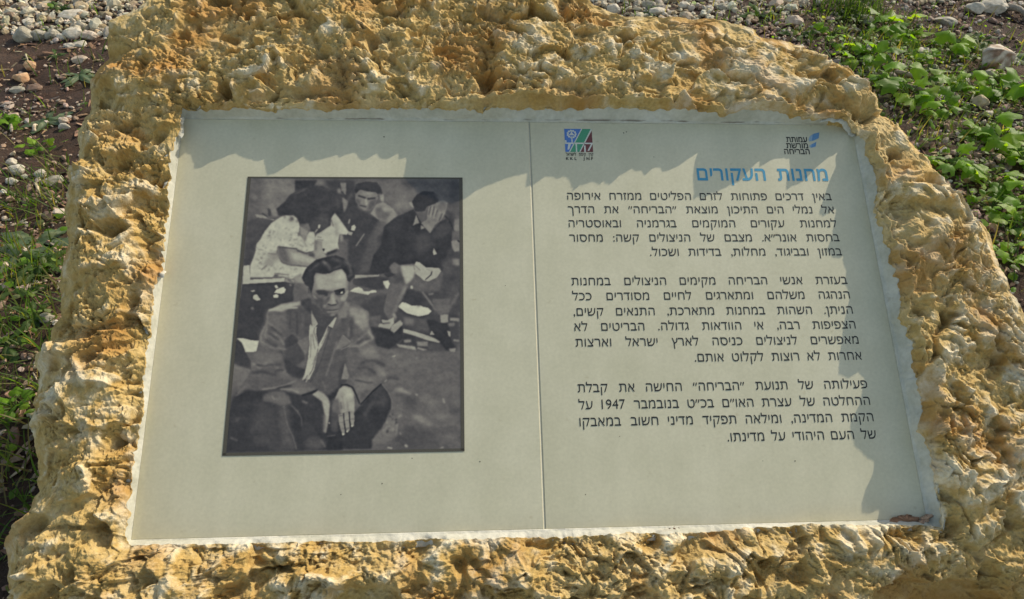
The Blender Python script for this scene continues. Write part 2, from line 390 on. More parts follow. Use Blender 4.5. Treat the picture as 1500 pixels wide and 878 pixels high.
    edge = .22 + .78 * sm(0, .035, d_out)
    lim = sun_limit(U, Vv)
    relf = rel * keep * lip * edge
    H = np.minimum(H, lim - .010 * sm(.004, .02, d_in)) + relf - .035 * pa - .020 * pb
    on = (lim < .085).astype(float) * sm(0.0, .008, d_in) * (1 - sm(.013, .030, d_in))
    rd = .009 + .006 * vn(U * 31, Vv * 31, 183)
    want = lim - .009 * np.clip(.45 + fbm(U * 75, Vv * 75, 181, 4), 0, 1.3) * (1 - np.exp(-((d_in - rd) / .0022) ** 2))
    H = H + on * (np.maximum(want, H) - H)
    H = np.minimum(H, np.maximum(lim, .017))
    Wt = to_world(U, Vv, H); lipH = H[0]
    # wall of the recess (hidden behind the mortar) and the flanks down into the ground
    under = to_world(Ix * 1.02, Iy * 1.02, np.full(N, -.02))[None]
    base = Wt[-1]; t = np.linspace(0, 1, K + 1)[1:, None]
    cen = np.array([O0[0], O0[1] + .06])
    dirv = base[:, :2] - cen; dirv = dirv / np.linalg.norm(dirv, axis=1)[:, None]
    depth = base[:, 2] + .12
    per = np.linspace(0, L[-1], N + 1)[:-1]
    zdown = depth * t ** 1.25
    swell = .035 * np.sin(np.pi * np.clip(t * 1.1, 0, 1)) - .05 * t + .004 * np.minimum(t * 12, 1)
    # the noise must close up where the angle wraps: sample it on the outline itself
    nx, ny = base[:, 0] * 1.0, base[:, 1] * 1.0
    amp = np.minimum(t * 6, 1)
    nz = .05 * facet((nx + ny * .37) / .16 + zdown * 1.1, zdown / .16 + ny * 5, 201, .9, .3, 10) + .016 * facet((nx - ny) / .05, zdown / .05 + nx * 9, 211, 1, .4, 12) + .006 * fbm(nx * 40 + ny * 40, zdown * 45, 221, 3)
    off = swell + nz * amp
    side = np.empty((K, N, 3)); side[..., 0] = base[:, 0] + dirv[:, 0] * off; side[..., 1] = base[:, 1] + dirv[:, 1] * off; side[..., 2] = base[:, 2] - zdown
    allv = np.concatenate([under, Wt, side], 0)
    nr = allv.shape[0]
    me = mesh_np('stone_body', allv.reshape(-1, 3), grid_faces(nr, N, True, True))
    big = fbm(U * 6.5, Vv * 6.5, 301, 4)
    crust_shade = .24 + .24 * big + 20 * rel + .20 * vn(U * 24, Vv * 24, 305) + .30 * vn(U * 55, Vv * 55, 306) - .10 * sm(.15, .3, Vv) * sm(.2, -.1, U) + .10 * sm(.1, .4, U)  # pale crust patches; crests also lightened, hollows darkened to deepen light and shade
    crust_shade = crust_shade + .25 * (1 - sm(0, .015, d_in)) * sm(-.05, -.25, Vv)
    crust_shade = np.clip(crust_shade - pa * .5, 0, 1)
    iron = np.clip(.40 + .08 * sm(.1, .3, Vv) + .55 * fbm(U * 9 + 4, Vv * 9, 311, 3), 0, 1)
    wear_shade = np.zeros((nr, N, 4)); wear_shade[..., 3] = 1
    wear_shade[1:1 + M, :, 0] = crust_shade; wear_shade[1:1 + M, :, 1] = iron
    wear_shade[1 + M:, :, 0] = crust_shade[-1]; wear_shade[1 + M:, :, 1] = iron[-1]
    vcol(me, 'wear_shade', wear_shade.reshape(-1, 4))
    link('stone_body', me, STONE, M_ROCK)
    # mortar bed: from the edge of the plaques up to the stone's lip
    hw, hh, rad = .4988, .2904, .004
    m2 = 12
    n2 = np.linspace(0, L[-1], 1401)[:-1]; th2 = np.interp(n2, L, th0)
    r2 = polar_radius(ui, th2); X1, Y1 = r2 * np.cos(th2), .6 * r2 * np.sin(th2)
    X0, Y0 = np.clip(X1, -hw, hw), np.clip(Y1, -hh, hh)
    k = np.maximum(np.abs(X1) / hw, np.abs(Y1) / hh)
    inside = (np.abs(X0) < hw - 1e-6) & (np.abs(Y0) < hh - 1e-6)
    X0 = np.where(inside, X1 / k, X0); Y0 = np.where(inside, Y1 / k, Y0)
    q = np.linspace(0, 1, m2)[:, None]
    hr2 = np.interp(th2, th, lipH, period=2 * np.pi) - .0030
    X1 = X1 * (1 + .0026 / r2); Y1 = Y1 * (1 + .0026 / r2)
    ex = X1 - X0; ey = Y1 - Y0; el = np.hypot(ex, ey) + 1e-6
    Ux = X0 + ex * q; Vy = Y0 + ey * q
    prof = np.where(q < .28, .0045 + .002 * q / .28, .0065 + (hr2 - .0065) * ((q - .28) / .72) ** .9)
    Hm = prof + (.0010 * vn(Ux * 60, Vy * 60, 401) + .0006 * vn(Ux * 200, Vy * 200, 402)) * (q > .05)
    Ux = np.concatenate([Ux, (X1 + ex / el * .007)[None]]); Vy = np.concatenate([Vy, (Y1 + ey / el * .007)[None]]); Hm = np.concatenate([Hm, (hr2 - .004)[None]]); m2 += 1
    inner = to_world(X0, Y0, np.full(len(X0), .001))[None]
    P = np.concatenate([inner, to_world(Ux, Vy, Hm)], 0)
    me = mesh_np('mortar_bed', P.reshape(-1, 3), grid_faces(m2 + 1, len(X0), True, True))
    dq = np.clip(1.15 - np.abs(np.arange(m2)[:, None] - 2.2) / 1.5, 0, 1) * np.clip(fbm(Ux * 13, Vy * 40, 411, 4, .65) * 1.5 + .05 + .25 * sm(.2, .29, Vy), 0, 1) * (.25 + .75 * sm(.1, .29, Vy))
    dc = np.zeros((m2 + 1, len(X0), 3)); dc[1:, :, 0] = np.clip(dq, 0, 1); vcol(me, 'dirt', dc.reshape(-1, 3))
    link('mortar_bed', me, STONE, M_MORTAR)
stone()

# ------------------------------------------------------------------ plaques
def slab(u0, u1, v0, v1, h0, h1, r=.0012):
    V = []
    for (a, h) in ((0, h0), (0, h1 - r), (r, h1)):
        V += [(u0 + a, v0 + a, h), (u1 - a, v0 + a, h), (u1 - a, v1 - a, h), (u0 + a, v1 - a, h)]
    F = [[0, 3, 2, 1], [8, 9, 10, 11]]
    for k in (0, 4):
        for i in range(4): F.append([k + i, k + (i + 1) % 4, k + 4 + (i + 1) % 4, k + 4 + i])
    V = np.array(V); return to_world(V[:, 0], V[:, 1], V[:, 2]), np.array(F)
def flat_mesh(name, polys, h):
    V = []; F = []
    for p in polys:
        F.append(list(range(len(V), len(V) + len(p)))); V += [(a, b, h) for a, b in p]
    me = bpy.data.meshes.new(name); V = np.array(V)
    me.from_pydata([tuple(x) for x in to_world(V[:, 0], V[:, 1], V[:, 2])], [], F); me.update()
    return me
TOP = .004
JU = .0028
PL = empty('information_panel', tuple(to_world(-.25, 0., 0.)))
tag(PL, 'cream plaque with a large black and white photograph of seated people', 'information panel', 'plaques set in the stone')
PR = empty('information_panel', tuple(to_world(.25, 0., 0.)))
tag(PR, 'cream plaque with a blue heading, three Hebrew paragraphs and two small logos', 'information panel', 'plaques set in the stone')
V, F = slab(-.4995, JU - .0006, -.291, .291, -.012, TOP); link('panel_board', mesh_np('panel_board', V, F, False), PL, M_BOARD)
V, F = slab(JU + .0007, .4995, -.291, .291, -.012, TOP - .0006); link('panel_board', mesh_np('panel_board', V, F, False), PR, M_BOARD)
# joint filler strip between the boards
V, F = slab(JU - .00055, JU + .00065, -.291, .291, -.011, .0028); fo = link('joint_seal', mesh_np('joint_seal', V, F, False), PR, ink('grey_sealant', (.42, .41, .34)))

# ------------------------------------------------------------------ lettering
_fc = bpy.data.curves.new('lettering', 'FONT'); _fc.resolution_u = 3
_fo = bpy.data.objects.new('lettering', _fc); COL.objects.link(_fo)
from mathutils.geometry import tessellate_polygon
def glyphs(text, offset=None):
    """unit-size outline of a right-to-left run: vertices (x, y, lift), faces; every contour of a letter is filled on its own"""
    _fc.body = text[::-1]; bpy.context.view_layer.update()
    cu = _fo.to_curve(bpy.context.evaluated_depsgraph_get()); con = []
    for sp in cu.splines:
        b = sp.bezier_points; p = []
        for k in range(len(b)):
            p0, p3 = b[k], b[(k + 1) % len(b)]
            A, B_, C_, D = (np.array(q[:2]) for q in (p0.co, p0.handle_right, p3.handle_left, p3.co))
            if p0.handle_right_type == 'VECTOR' and p3.handle_left_type == 'VECTOR': p.append(A); continue
            for t in (0, .25, .5, .75): p.append((1 - t) ** 3 * A + 3 * (1 - t) ** 2 * t * B_ + 3 * (1 - t) * t * t * C_ + t ** 3 * D)
        p = np.array(p); x, y = p[:, 0], p[:, 1]
        con.append((p, .5 * np.sum(x * np.roll(y, -1) - y * np.roll(x, -1))))
    _fo.to_curve_clear()
    def within(q, p): return (q.min(0) > p.min(0)).all() and (q.max(0) < p.max(0)).all()
    def grow(p, ar):
        if not offset: return p
        e = np.roll(p, -1, 0) - p; e = e / (np.linalg.norm(e, axis=1)[:, None] + 1e-9); nn = np.stack([e[:, 1], -e[:, 0]], -1) * np.sign(ar)
        m = nn + np.roll(nn, 1, 0); m = m / np.maximum(np.sum(m * m, 1)[:, None] / 2, .6)
        return p + m * np.array([offset[0], offset[1]])
    hole = [any(a2 * ar < 0 and abs(a2) > abs(ar) and within(p, q) for q, a2 in con) for p, ar in con]
    con = [(grow(p, -ar if h else ar), ar, h) for (p, ar), h in zip(con, hole)]
    V = []; F = []; n = 0
    for i, (p, ar, h) in enumerate(con):
        if h: continue
        lo, hi = p.min(0), p.max(0)
        loops = [p] + [q for q, a2, h2_ in con if h2_ and (q.min(0) > lo).all() and (q.max(0) < hi).all() and abs(a2) < abs(ar)]
        fl = np.concatenate(loops)
        tr = tessellate_polygon([[Vector((a[0], a[1], 0)) for a in l] for l in loops])
        V.append(np.column_stack([fl, np.full(len(fl), (i % 3) * 3e-5)])); F += [[j + n for j in t] for t in tr]; n += len(fl)
    return np.concatenate(V), F
def words_mesh(name, lines, h, size, xs, offset):
    """lines: (text, u_left, u_right, baseline v); left None = ragged line with natural gaps"""
    VV = []; FF = []; n = 0
    for text, ul, ur, bv in lines:
        ws = []
        for w in text.split(' '):
            fw = w if not any(c.isdigit() for c in w) else w[::-1]
            V, F = glyphs(fw, offset); x0, x1 = V[:, 0].min(), V[:, 0].max()
            V = (V - [x0, 0, 0]) * [size * xs, size, 1]; ws.append((V, F, (x1 - x0) * size * xs))
        tot = sum(w[2] for w in ws)
        gap = (ur - ul - tot) / max(len(ws) - 1, 1)
        if gap < .002 or True:
            k = 1.0
            if gap < .0045: k = (ur - ul) / (tot + .006 * (len(ws) - 1)); gap = .006 * k
        x = ur
        for V, F, w in ws:
            x -= w * k
            VV.append(np.column_stack([V[:, 0] * k + x, V[:, 1] + bv, V[:, 2]])); FF += [[i + n for i in f] for f in F]; n += len(V)
            x -= gap
    V = np.concatenate(VV); me = bpy.data.meshes.new(name)
    P = to_world(V[:, 0], V[:, 1], h + V[:, 2])
    me.from_pydata([tuple(p) for p in P], [], FF); me.update(); return me
HT = TOP - .0006 + .0003
L0, R0 = .0540, .4485
para1 = [('באין דרכים פתוחות לזרם הפליטים ממזרח אירופה', L0, .4470, .1635), ('אל נמלי הים התיכון מוצאת ״הבריחה״ את הדרך', L0, .4475, .1422),
         ('למחנות עקורים המוקמים בגרמניה ובאוסטריה', L0, .4475, .1202), ('בחסות אונר״א. מצבם של הניצולים קשה: מחסור', L0, .4480, .0980), ('במזון ובביגוד, מחלות, בדידות ושכול.', .1677, .4480, .0760)]
para2 = [('בעזרת אנשי הבריחה מקימים הניצולים במחנות', .0535, .4486, .0325), ('הנהגה משלהם ומתארגים לחיים מסודרים ככל', .0535, .4486, .0105),
         ('הניתן. השהות במחנות מתארכת, התנאים קשים,', .0540, .4489, -.0118), ('הצפיפות רבה, אי הוודאות גדולה. הבריטים לא', .0540, .4492, -.0335),
         ('מאפשרים לניצולים כניסה לארץ ישראל וארצות', .0545, .4498, -.0555), ('אחרות לא רוצות לקלוט אותם.', .2162, .4503, -.0782)]
para3 = [('פעילותה של תנועת ״הבריחה״ החישה את קבלת', .0540, .4512, -.1180), ('ההחלטה של עצרת האו״ם בכ״ט בנובמבר 1947 על', .0540, .4508, -.1408),
         ('הקמת המדינה, ומילאה תפקיד מדיני חשוב במאבקו', .0540, .4515, -.1630), ('של העם היהודי על מדינתו.', .2489, .4512, -.1862)]
SZ = .0182
for p in (para1, para2, para3):
    link('paragraph', words_mesh('paragraph', p, HT, SZ, .97, (-.006, .009)), PR, INK_BLACK)
link('heading_word', words_mesh('heading_word', [('מחנות', .3630, .4470, .1957)], HT, .0315, .95, (.012, .024)), PR, INK_BLUE)
link('heading_word', words_mesh('heading_word', [('העקורים', .2440, .3520, .1957)], HT, .0315, .95, (.012, .024)), PR, INK_BLUE)
# association mark: three short lines and two blue leaves
def pxp(*pts): return [tuple(q) for q in on_plane([p[0] for p in pts], [p[1] for p in pts], HT)]
am = link('association_mark', flat_mesh('association_mark', [pxp((1200.2, 194.2), (1192.4, 196), (1186.3, 200), (1184.6, 204.3), (1185.5, 207.7), (1192.4, 206), (1199.3, 202.5)), pxp((1185.5, 215.5), (1186.3, 213), (1191.5, 210.3), (1195.9, 208), (1195, 214.7), (1189, 216.7))], HT), PR, ink('leaf_blue_ink', (.12, .25, .42)))
link('pale_blue_tip', flat_mesh('pale_blue_tip', [pxp((1190.5, 197), (1186.3, 200), (1184.6, 204.3), (1185.5, 207.7), (1189, 207)), pxp((1185.5, 215.5), (1186.3, 213), (1188.5, 211.8), (1188.5, 216.5))], HT + .00008), am, ink('pale_blue_ink', (.26, .37, .46)))
link('association_name', words_mesh('association_name', [('עמותת', .3924, .4249, .2603), ('מורשת', .3909, .4245, .2498), ('הבריחה', .3863, .4255, .2398)], HT, .0138, 1.0, (.014, .024)), am, INK_BLACK)
# fund mark: square in blue, green and brown with a white tree, bars and letters
LX0, LX1, LY0, LY1 = .0549, .0961, .2409, .2796
def lq(*pts): return [(LX0 + (LX1 - LX0) * a, LY1 - (LY1 - LY0) * b) for a, b in pts]
fm = link('fund_mark', flat_mesh('fund_mark', [lq((0, .0), (0, 1), (.12, 1), (.62, 0))], HT), PR, ink('fund_blue_ink', (.085, .19, .47)))
link('green_band', flat_mesh('green_band', [lq((.14, 1), (.50, 1), (.98, .02), (.98, 0), (.66, 0))], HT + .00006), fm, ink('green_ink', (.075, .30, .17)))
link('brown_band', flat_mesh('brown_band', [lq((.53, 1), (1, 1), (1, .08))], HT + .00006), fm, ink('brown_ink', (.16, .055, .055)))
def disc(a, b, r, n=10): return lq(*[(a + r * math.cos(6.2832 * k / n), b + r * math.sin(6.2832 * k / n)) for k in range(n)])
white = [lq((.62, 0), (.13, 1), (.17, 1), (.66, 0)), lq((.97, 0), (.50, 1), (.54, 1), (1, .05), (1, 0)), lq((0, .60), (1, .60), (1, .66), (0, .66)),
         lq((.24, .34), (.24, .60), (.28, .60), (.28, .34))]
for k in range(11):
    a = k * 6.2832 / 11; white.append(disc(.26 + .145 * math.cos(a), .23 + .15 * math.sin(a), .042, 7))
white += [disc(.26, .23, .055), disc(.20, .26, .03), disc(.32, .26, .03), disc(.26, .15, .03)]
white += [lq((.38, .66), (.38, 1), (.43, 1), (.43, .66)), lq((.68, .72), (.68, 1), (.74, 1), (.74, .72)), lq((.94, .66), (.80, .95), (.86, .95), (1, .66)), lq((.0, .5), (.0, .62), (.06, .62), (.06, .5)), lq((.12, .66), (.22, .66), (.14, .90), (.08, .90))]
link('white_emblem', flat_mesh('white_emblem', white, HT + .00012), fm, ink('pale_ink', (.60, .60, .52)))
cap = words_mesh('fund_caption', [('קרן קימת לישראל', .0555, .0962, .2345)], HT, .0075, .92, (.01, .012))
link('fund_caption', cap, fm, INK_BLACK)
def latin(word, ul, ur, bv, size):
    VV = []; FF = []; n = 0; k = len(word)
    for i, c in enumerate(word):
        if c == ' ': continue
        V, F = glyphs(c, (.03, .03)); V = (V[:, :2] - [V[:, 0].mean(), 0]) * size + [ul + (ur - ul) * i / (k - 1), bv]
        VV.append(V); FF += [[j + n for j in f] for f in F]; n += len(V)
    V = np.concatenate(VV); me = bpy.data.meshes.new('fund_initials')
    me.from_pydata([tuple(p) for p in to_world(V[:, 0], V[:, 1], np.full(len(V), HT))], [], FF); return me
link('fund_initials', latin('KKL JNF', .0570, .0940, .2278, .0062), fm, INK_BLACK)
rs = random.Random(4)
specks = [disc(0, 0, 0)[:1]]
sp = []
for (px, py, r) in [(913, 197, .0011), (917, 195.5, .0009), (563, 203, .0011), (703, 677, .0009), (560, 709, .0008), (957, 232, .0007), (1116, 676, .0007), (857, 725, .0008), (604, 672, .0007), (1163, 676, .0008), (500, 725, .0006), (907, 640, .0006), (740, 420, .0006)]:
    q = on_plane(px, py); sp.append([(q[0] + r * math.cos(k) * rs.uniform(.6, 1.3), q[1] + r * math.sin(k) * rs.uniform(.6, 1.2)) for k in np.linspace(0, 5.6, 8)])
for s in sp:
    lf = s[0][0] < JU
    link('dirt_speck', flat_mesh('dirt_speck', [s], TOP + .0003 if lf else HT + .0001), PL if lf else PR, INK_BLACK)
bpy.data.objects.remove(_fo)
# ------------------------------------------------------------------ the printed photograph
def photograph():
    X0, Y0, SS = 316, 254, 1.4
    Wc, Hc = int(372 * SS), int(420 * SS)
    Z = {'A': (340, 255, 8.333), 'B': (510, 255, 8.333), 'C': (340, 350, 8.333), 'D': (510, 350, 8.333), 'E': (320, 450, 8.333),
         'F': (500, 450, 8.333), 'G': (320, 550, 7.317), 'H': (500, 550, 7.317), 'I': (430, 365, 7.98), 'J': (440, 560, 8.78), 'P': (0, 0, 1)}
    img = np.full((Hc, Wc), 92.0)
    yy, xx = np.mgrid[0:Hc, 0:Wc].astype(float)
    def blur(m, s):
        r = int(max(1, round(s * 2.4))); k = np.exp(-.5 * (np.arange(-r, r + 1) / s) ** 2); k /= k.sum()
        m = np.apply_along_axis(lambda q: np.convolve(q, k, 'same'), 0, m)
        return np.apply_along_axis(lambda q: np.convolve(q, k, 'same'), 1, m)
    def comp(msk_fn, x0, x1, y0, y1, g, b):
        b = max(b * 1.15, .6) * SS; pad = int(b * 3) + 3
        xa, xb = max(0, int(x0) - pad), min(Wc, int(x1) + pad + 1); ya, yb = max(0, int(y0) - pad), min(Hc, int(y1) + pad + 1)
        if xa >= xb or ya >= yb: return
        m = msk_fn(xx[ya:yb, xa:xb], yy[ya:yb, xa:xb]).astype(float)
        mp = np.pad(m, pad, mode='edge'); mp = blur(mp, b)[pad:-pad, pad:-pad]
        img[ya:yb, xa:xb] = img[ya:yb, xa:xb] * (1 - mp) + g * mp
    def cv(z, pts):
        ox, oy, sc = Z[z]; p = np.array(pts, float) / sc + [ox, oy]
        return (p - [X0, Y0]) * SS
    def P(z, g, b, *pts):                                  # soft-edged patch of grey g
        p = cv(z, pts)
        def f(x, y):
            ins = np.zeros(x.shape, bool)
            for k in range(len(p)):
                (ax, ay), (bx, by) = p[k], p[(k + 1) % len(p)]
                if ay == by: continue
                c = ((ay > y) != (by > y)) & (x < (bx - ax) * (y - ay) / (by - ay) + ax); ins ^= c
            return ins
        comp(f, p[:, 0].min(), p[:, 0].max(), p[:, 1].min(), p[:, 1].max(), g, b)
    def T(z, g, w, b, *pts):                               # soft stroke of width w
        p = cv(z, pts); w = w / Z[z][2] * SS * .5
        def f(x, y):
            d = np.full(x.shape, 1e9)
            for (ax, ay), (bx, by) in zip(p[:-1], p[1:]):
                ex, ey = bx - ax, by - ay; t = np.clip(((x - ax) * ex + (y - ay) * ey) / (ex * ex + ey * ey + 1e-9), 0, 1)
                d = np.minimum(d, np.hypot(x - ax - t * ex, y - ay - t * ey))
            return np.clip(w + .5 - d, 0, 1)
        comp(f, p[:, 0].min() - w, p[:, 0].max() + w, p[:, 1].min() - w, p[:, 1].max() + w, g, b)
    # ---- far background
    P('A', 108, 5, (200, 50), (800, 50), (780, 330), (560, 480), (300, 520), (180, 480))
    P('A', 88, 5, (200, 50), (400, 60), (330, 460), (180, 480)); P('A', 118, 4, (400, 90), (760, 90), (740, 200), (560, 300), (430, 330))
    P('A', 72, 2, (190, 540), (300, 540), (520, 565), (400, 720), (300, 860), (220, 1120), (130, 1120))
    P('A', 135, .5, (280, 495), (360, 500), (520, 550), (510, 568), (440, 545), (300, 530)); P('A', 122, 1, (430, 360), (510, 370), (560, 520), (500, 520))
    P('A', 72, .8, (435, 420), (470, 430), (480, 510), (440, 520)); T('A', 66, 12, .6, (370, 480), (450, 540), (520, 548)); T('A', 128, 40, 2, (265, 265), (285, 290))
    P('B', 104, 5, (380, 80), (820, 90), (800, 430), (560, 480), (430, 330)); P('B', 112, 3, (640, 270), (760, 300), (760, 400), (560, 430), (540, 370))
    P('B', 74, 3, (640, 85), (840, 85), (860, 150), (720, 185)); P('B', 84, 6, (860, 80), (1400, 80), (1400, 500), (1230, 380), (1150, 250), (900, 200)); P('B', 70, 4, (1230, 80), (1380, 80), (1380, 330), (1240, 320))
    P('A', 57, 1, (765, 75), (1040, 75), (1000, 160), (850, 190), (765, 220)); P('A', 110, 2, (1040, 85), (1130, 90), (1110, 140), (1040, 130))
    P('A', 66, 2, (1130, 80), (1500, 80), (1500, 800), (1250, 800), (1250, 300))
    P('A', 122, .8, (1320, 110), (1390, 105), (1395, 190), (1380, 270), (1335, 240), (1330, 170)); T('A', 130, 45, 1.2, (1305, 200), (1315, 220))
    P('A', 124, 1, (1345, 285), (1400, 320), (1440, 320), (1370, 470), (1350, 400)); T('A', 62, 22, .8, (1340, 220), (1400, 300), (1440, 330)); T('A', 95, 30, 2, (1460, 240), (1430, 320))
    P('A', 108, 3, (600, 240), (780, 205), (740, 330), (620, 400), (520, 390))
    # ---- man behind, centre
    P('B', 66, 1.5, (0, 300), (90, 290), (130, 430), (250, 490), (370, 550), (500, 580), (430, 875), (380, 1260), (0, 1260))
    P('B', 138, .8, (275, 485), (340, 370), (430, 345), (490, 380), (550, 430), (605, 505), (520, 580), (440, 640), (370, 560), (310, 510)); P('B', 98, 1.5, (340, 410), (410, 400), (420, 460), (520, 470), (470, 560), (370, 545), (335, 500)); P('B', 92, 2, (380, 560), (480, 580), (420, 720), (310, 840), (230, 875), (300, 700))
    P('B', 136, .7, (385, 260), (435, 248), (435, 345), (400, 330)); P('B', 116, .6, (85, 230), (130, 190), (230, 190), (350, 230), (362, 290), (330, 380), (270, 450), (190, 445), (130, 390), (90, 320))
    P('B', 60, .6, (75, 195), (100, 120), (220, 95), (350, 102), (400, 170), (420, 235), (360, 245), (335, 222), (230, 215), (150, 190), (90, 245)); P('B', 92, 1, (100, 300), (150, 320), (140, 400), (90, 330))
    T('B', 62, 22, .7, (130, 268), (205, 292)); T('B', 62, 24, .7, (245, 305), (325, 296)); T('B', 142, 26, .8, (215, 320), (225, 370)); T('B', 70, 20, .7, (145, 385), (215, 402)); P('B', 88, 1.2, (270, 330), (350, 300), (300, 430), (220, 450)); T('B', 135, 22, 1.2, (180, 235), (300, 245))
    T('B', 120, 16, .6, (195, 735), (100, 875)); P('D', 84, 2.5, (260, 0), (390, 0), (330, 200), (220, 420), (130, 430), (190, 230))
    P('B', 176, .5, (45, 635), (75, 620), (95, 650), (75, 695), (35, 685)); P('B', 140, .5, (0, 700), (60, 715), (40, 750), (0, 740)); T('B', 130, 20, .5, (18, 560), (8, 600))
    # ---- woman
    P('A', 172, .7, (1250, 470), (1290, 520), (1425, 710), (1400, 742), (1310, 740), (1290, 860), (1305, 920), (1150, 975), (1010, 930), (1010, 780), (1040, 730), (1200, 630), (1200, 560))
    P('A', 145, 1.5, (1240, 560), (1300, 640), (1290, 760), (1260, 760), (1250, 650)); T('A', 95, 12, .8, (1210, 560), (1235, 640)); T('A', 105, 8, .6, (1040, 800), (1110, 810)); T('A', 105, 8, .6, (1040, 770), (1090, 775))
    P('C', 55, 1, (1150, 170), (1280, 120), (1300, 130), (1250, 170), (1160, 205)); P('C', 60, .6, (1100, 120), (1130, 122), (1125, 158), (1105, 155)); T('A', 128, 40, 1.2, (1330, 750), (1335, 810))
    P('A', 176, .7, (570, 540), (640, 503), (740, 505), (800, 550), (825, 640), (812, 740), (880, 790), (940, 712), (1000, 703), (1015, 780), (1008, 940), (900, 955), (780, 912), (560, 880), (540, 960), (600, 1080), (920, 1130), (880, 1200), (850, 1270), (700, 1280), (520, 1220), (500, 1262), (215, 1265), (222, 1120), (285, 960), (300, 855), (345, 800), (400, 700), (480, 600))
    P('A', 132, 1.2, (830, 640), (935, 690), (900, 830), (860, 800), (825, 730)); T('A', 80, 14, .8, (805, 720), (812, 755)); T('A', 100, 14, 1.2, (890, 780), (880, 840))
    rr = random.Random(3)
    for z, n, x0, x1, y0, y1 in (('A', 60, 440, 800, 640, 880), ('C', 60, 300, 560, 60, 380), ('C', 50, 430, 800, 290, 470), ('C', 22, 780, 1000, 0, 140)):
        for _ in range(n):
            x, y = rr.uniform(x0, x1), rr.uniform(y0, y1); T(z, rr.choice((118, 130, 140, 190)), rr.uniform(7, 16), .9, (x, y), (x + rr.uniform(-22, 22), y + rr.uniform(-12, 12)))
    P('C', 132, 3, (450, 170), (560, 180), (570, 260), (430, 340), (390, 320)); T('C', 105, 14, .8, (360, 375), (420, 330)); T('C', 100, 9, .8, (320, 130), (380, 138)); T('C', 100, 9, .8, (440, 178), (540, 190)); T('C', 92, 12, .8, (520, 425), (690, 440)); T('C', 110, 16, 1, (500, 470), (700, 480))
    P('A', 60, .9, (540, 430), (570, 400), (640, 340), (700, 260), (840, 180), (960, 140), (1100, 150), (1230, 200), (1310, 290), (1350, 400), (1335, 500), (1260, 462), (1200, 545), (1200, 620), (1130, 670), (1050, 722), (1000, 700), (960, 690), (930, 600), (830, 612), (800, 540), (760, 503), (640, 498), (570, 510))
    P('A', 76, 2, (960, 560), (1100, 500), (1200, 540), (1195, 620), (1060, 715), (965, 690)); P('A', 102, 1, (850, 640), (930, 610), (950, 680), (900, 690)); P('A', 80, 3, (1230, 220), (1310, 300), (1330, 430), (1270, 430)); T('A', 92, 12, 1, (760, 250), (900, 180)); T('A', 82, 14, 1.5, (1000, 150), (1200, 200)); T('A', 182, 22, .6, (1065, 630), (1060, 655)); T('A', 150, 14, .6, (1040, 680), (1015, 710))
    for _ in range(40):
        x, y = rr.uniform(640, 1280), rr.uniform(230, 560); T('A', rr.choice((54, 68, 72)), 14, 1.5, (x, y), (x + rr.uniform(-40, 40), y + rr.uniform(10, 50)))
    P('C', 140, .7, (1010, 20), (1100, 25), (1100, 140), (1160, 230), (1040, 250), (950, 232), (915, 190), (980, 165), (1005, 140)); P('C', 92, 1, (920, 170), (1000, 165), (1010, 235), (930, 230)); P('C', 112, 1.2, (1010, 20), (1045, 20), (1040, 150), (1000, 150))
    P('C', 132, .6, (560, 98), (780, 120), (800, 160), (920, 200), (1035, 250), (960, 310), (930, 345), (760, 322), (620, 285), (560, 200)); P('C', 96, 1.8, (560, 100), (650, 110), (720, 290), (620, 285), (560, 200)); P('C', 160, 1.5, (700, 150), (920, 215), (1020, 258), (960, 300), (760, 255)); T('C', 78, 14, .7, (580, 105), (680, 112), (790, 122)); T('C', 74, 12, .8, (620, 295), (740, 325), (930, 342))
    # ---- bench and what lies below
    P('C', 172, .5, (140, 330), (215, 320), (218, 500), (640, 478), (640, 525), (128, 556)); P('C', 130, 1, (640, 485), (760, 500), (760, 545), (640, 530)); P('D', 140, .5, (80, 440), (380, 438), (380, 462), (80, 490))
    P('C', 64, .7, (128, 556), (640, 527), (760, 550), (760, 760), (540, 820), (450, 880), (60, 1240), (70, 875)); P('E', 62, .8, (225, -20), (690, 0), (600, 60), (595, 170), (510, 340), (495, 415), (400, 405), (300, 380), (190, 380))
    P('C', 98, 1, (760, 545), (900, 555), (935, 720), (750, 770), (745, 640)); P('C', 130, 1, (745, 470), (840, 420), (900, 540), (780, 545)); T('C', 75, 18, 1, (690, 500), (745, 545))
    for g, p in ((190, [(515, 570), (545, 568), (570, 605), (630, 588), (655, 620), (640, 660), (600, 672), (515, 660), (540, 620)]), (184, [(500, 690), (540, 675), (568, 690), (560, 720), (510, 722)]), (178, [(260, 690), (300, 678), (350, 745), (300, 757), (255, 730)]), (160, [(225, 635), (270, 625), (280, 640), (250, 652)])): P('C', g, .4, *p)
    T('C', 44, 10, .6, (530, 612), (570, 606)); T('E', 105, 24, .8, (410, 15), (420, 20)); T('C', 100, 24, 1, (245, 848), (250, 855)); T('C', 120, 16, .8, (705, 560), (720, 570))
    # ---- man covering his face
    P('B', 53, .8, (400, 875), (440, 640), (600, 520), (800, 430), (880, 560), (1000, 725), (1120, 590), (1200, 540), (1270, 680), (1262, 875), (1255, 1042), (1140, 1200), (1130, 1152), (950, 1142), (800, 1092), (620, 1122), (500, 1212), (350, 1222), (260, 1200), (310, 992))
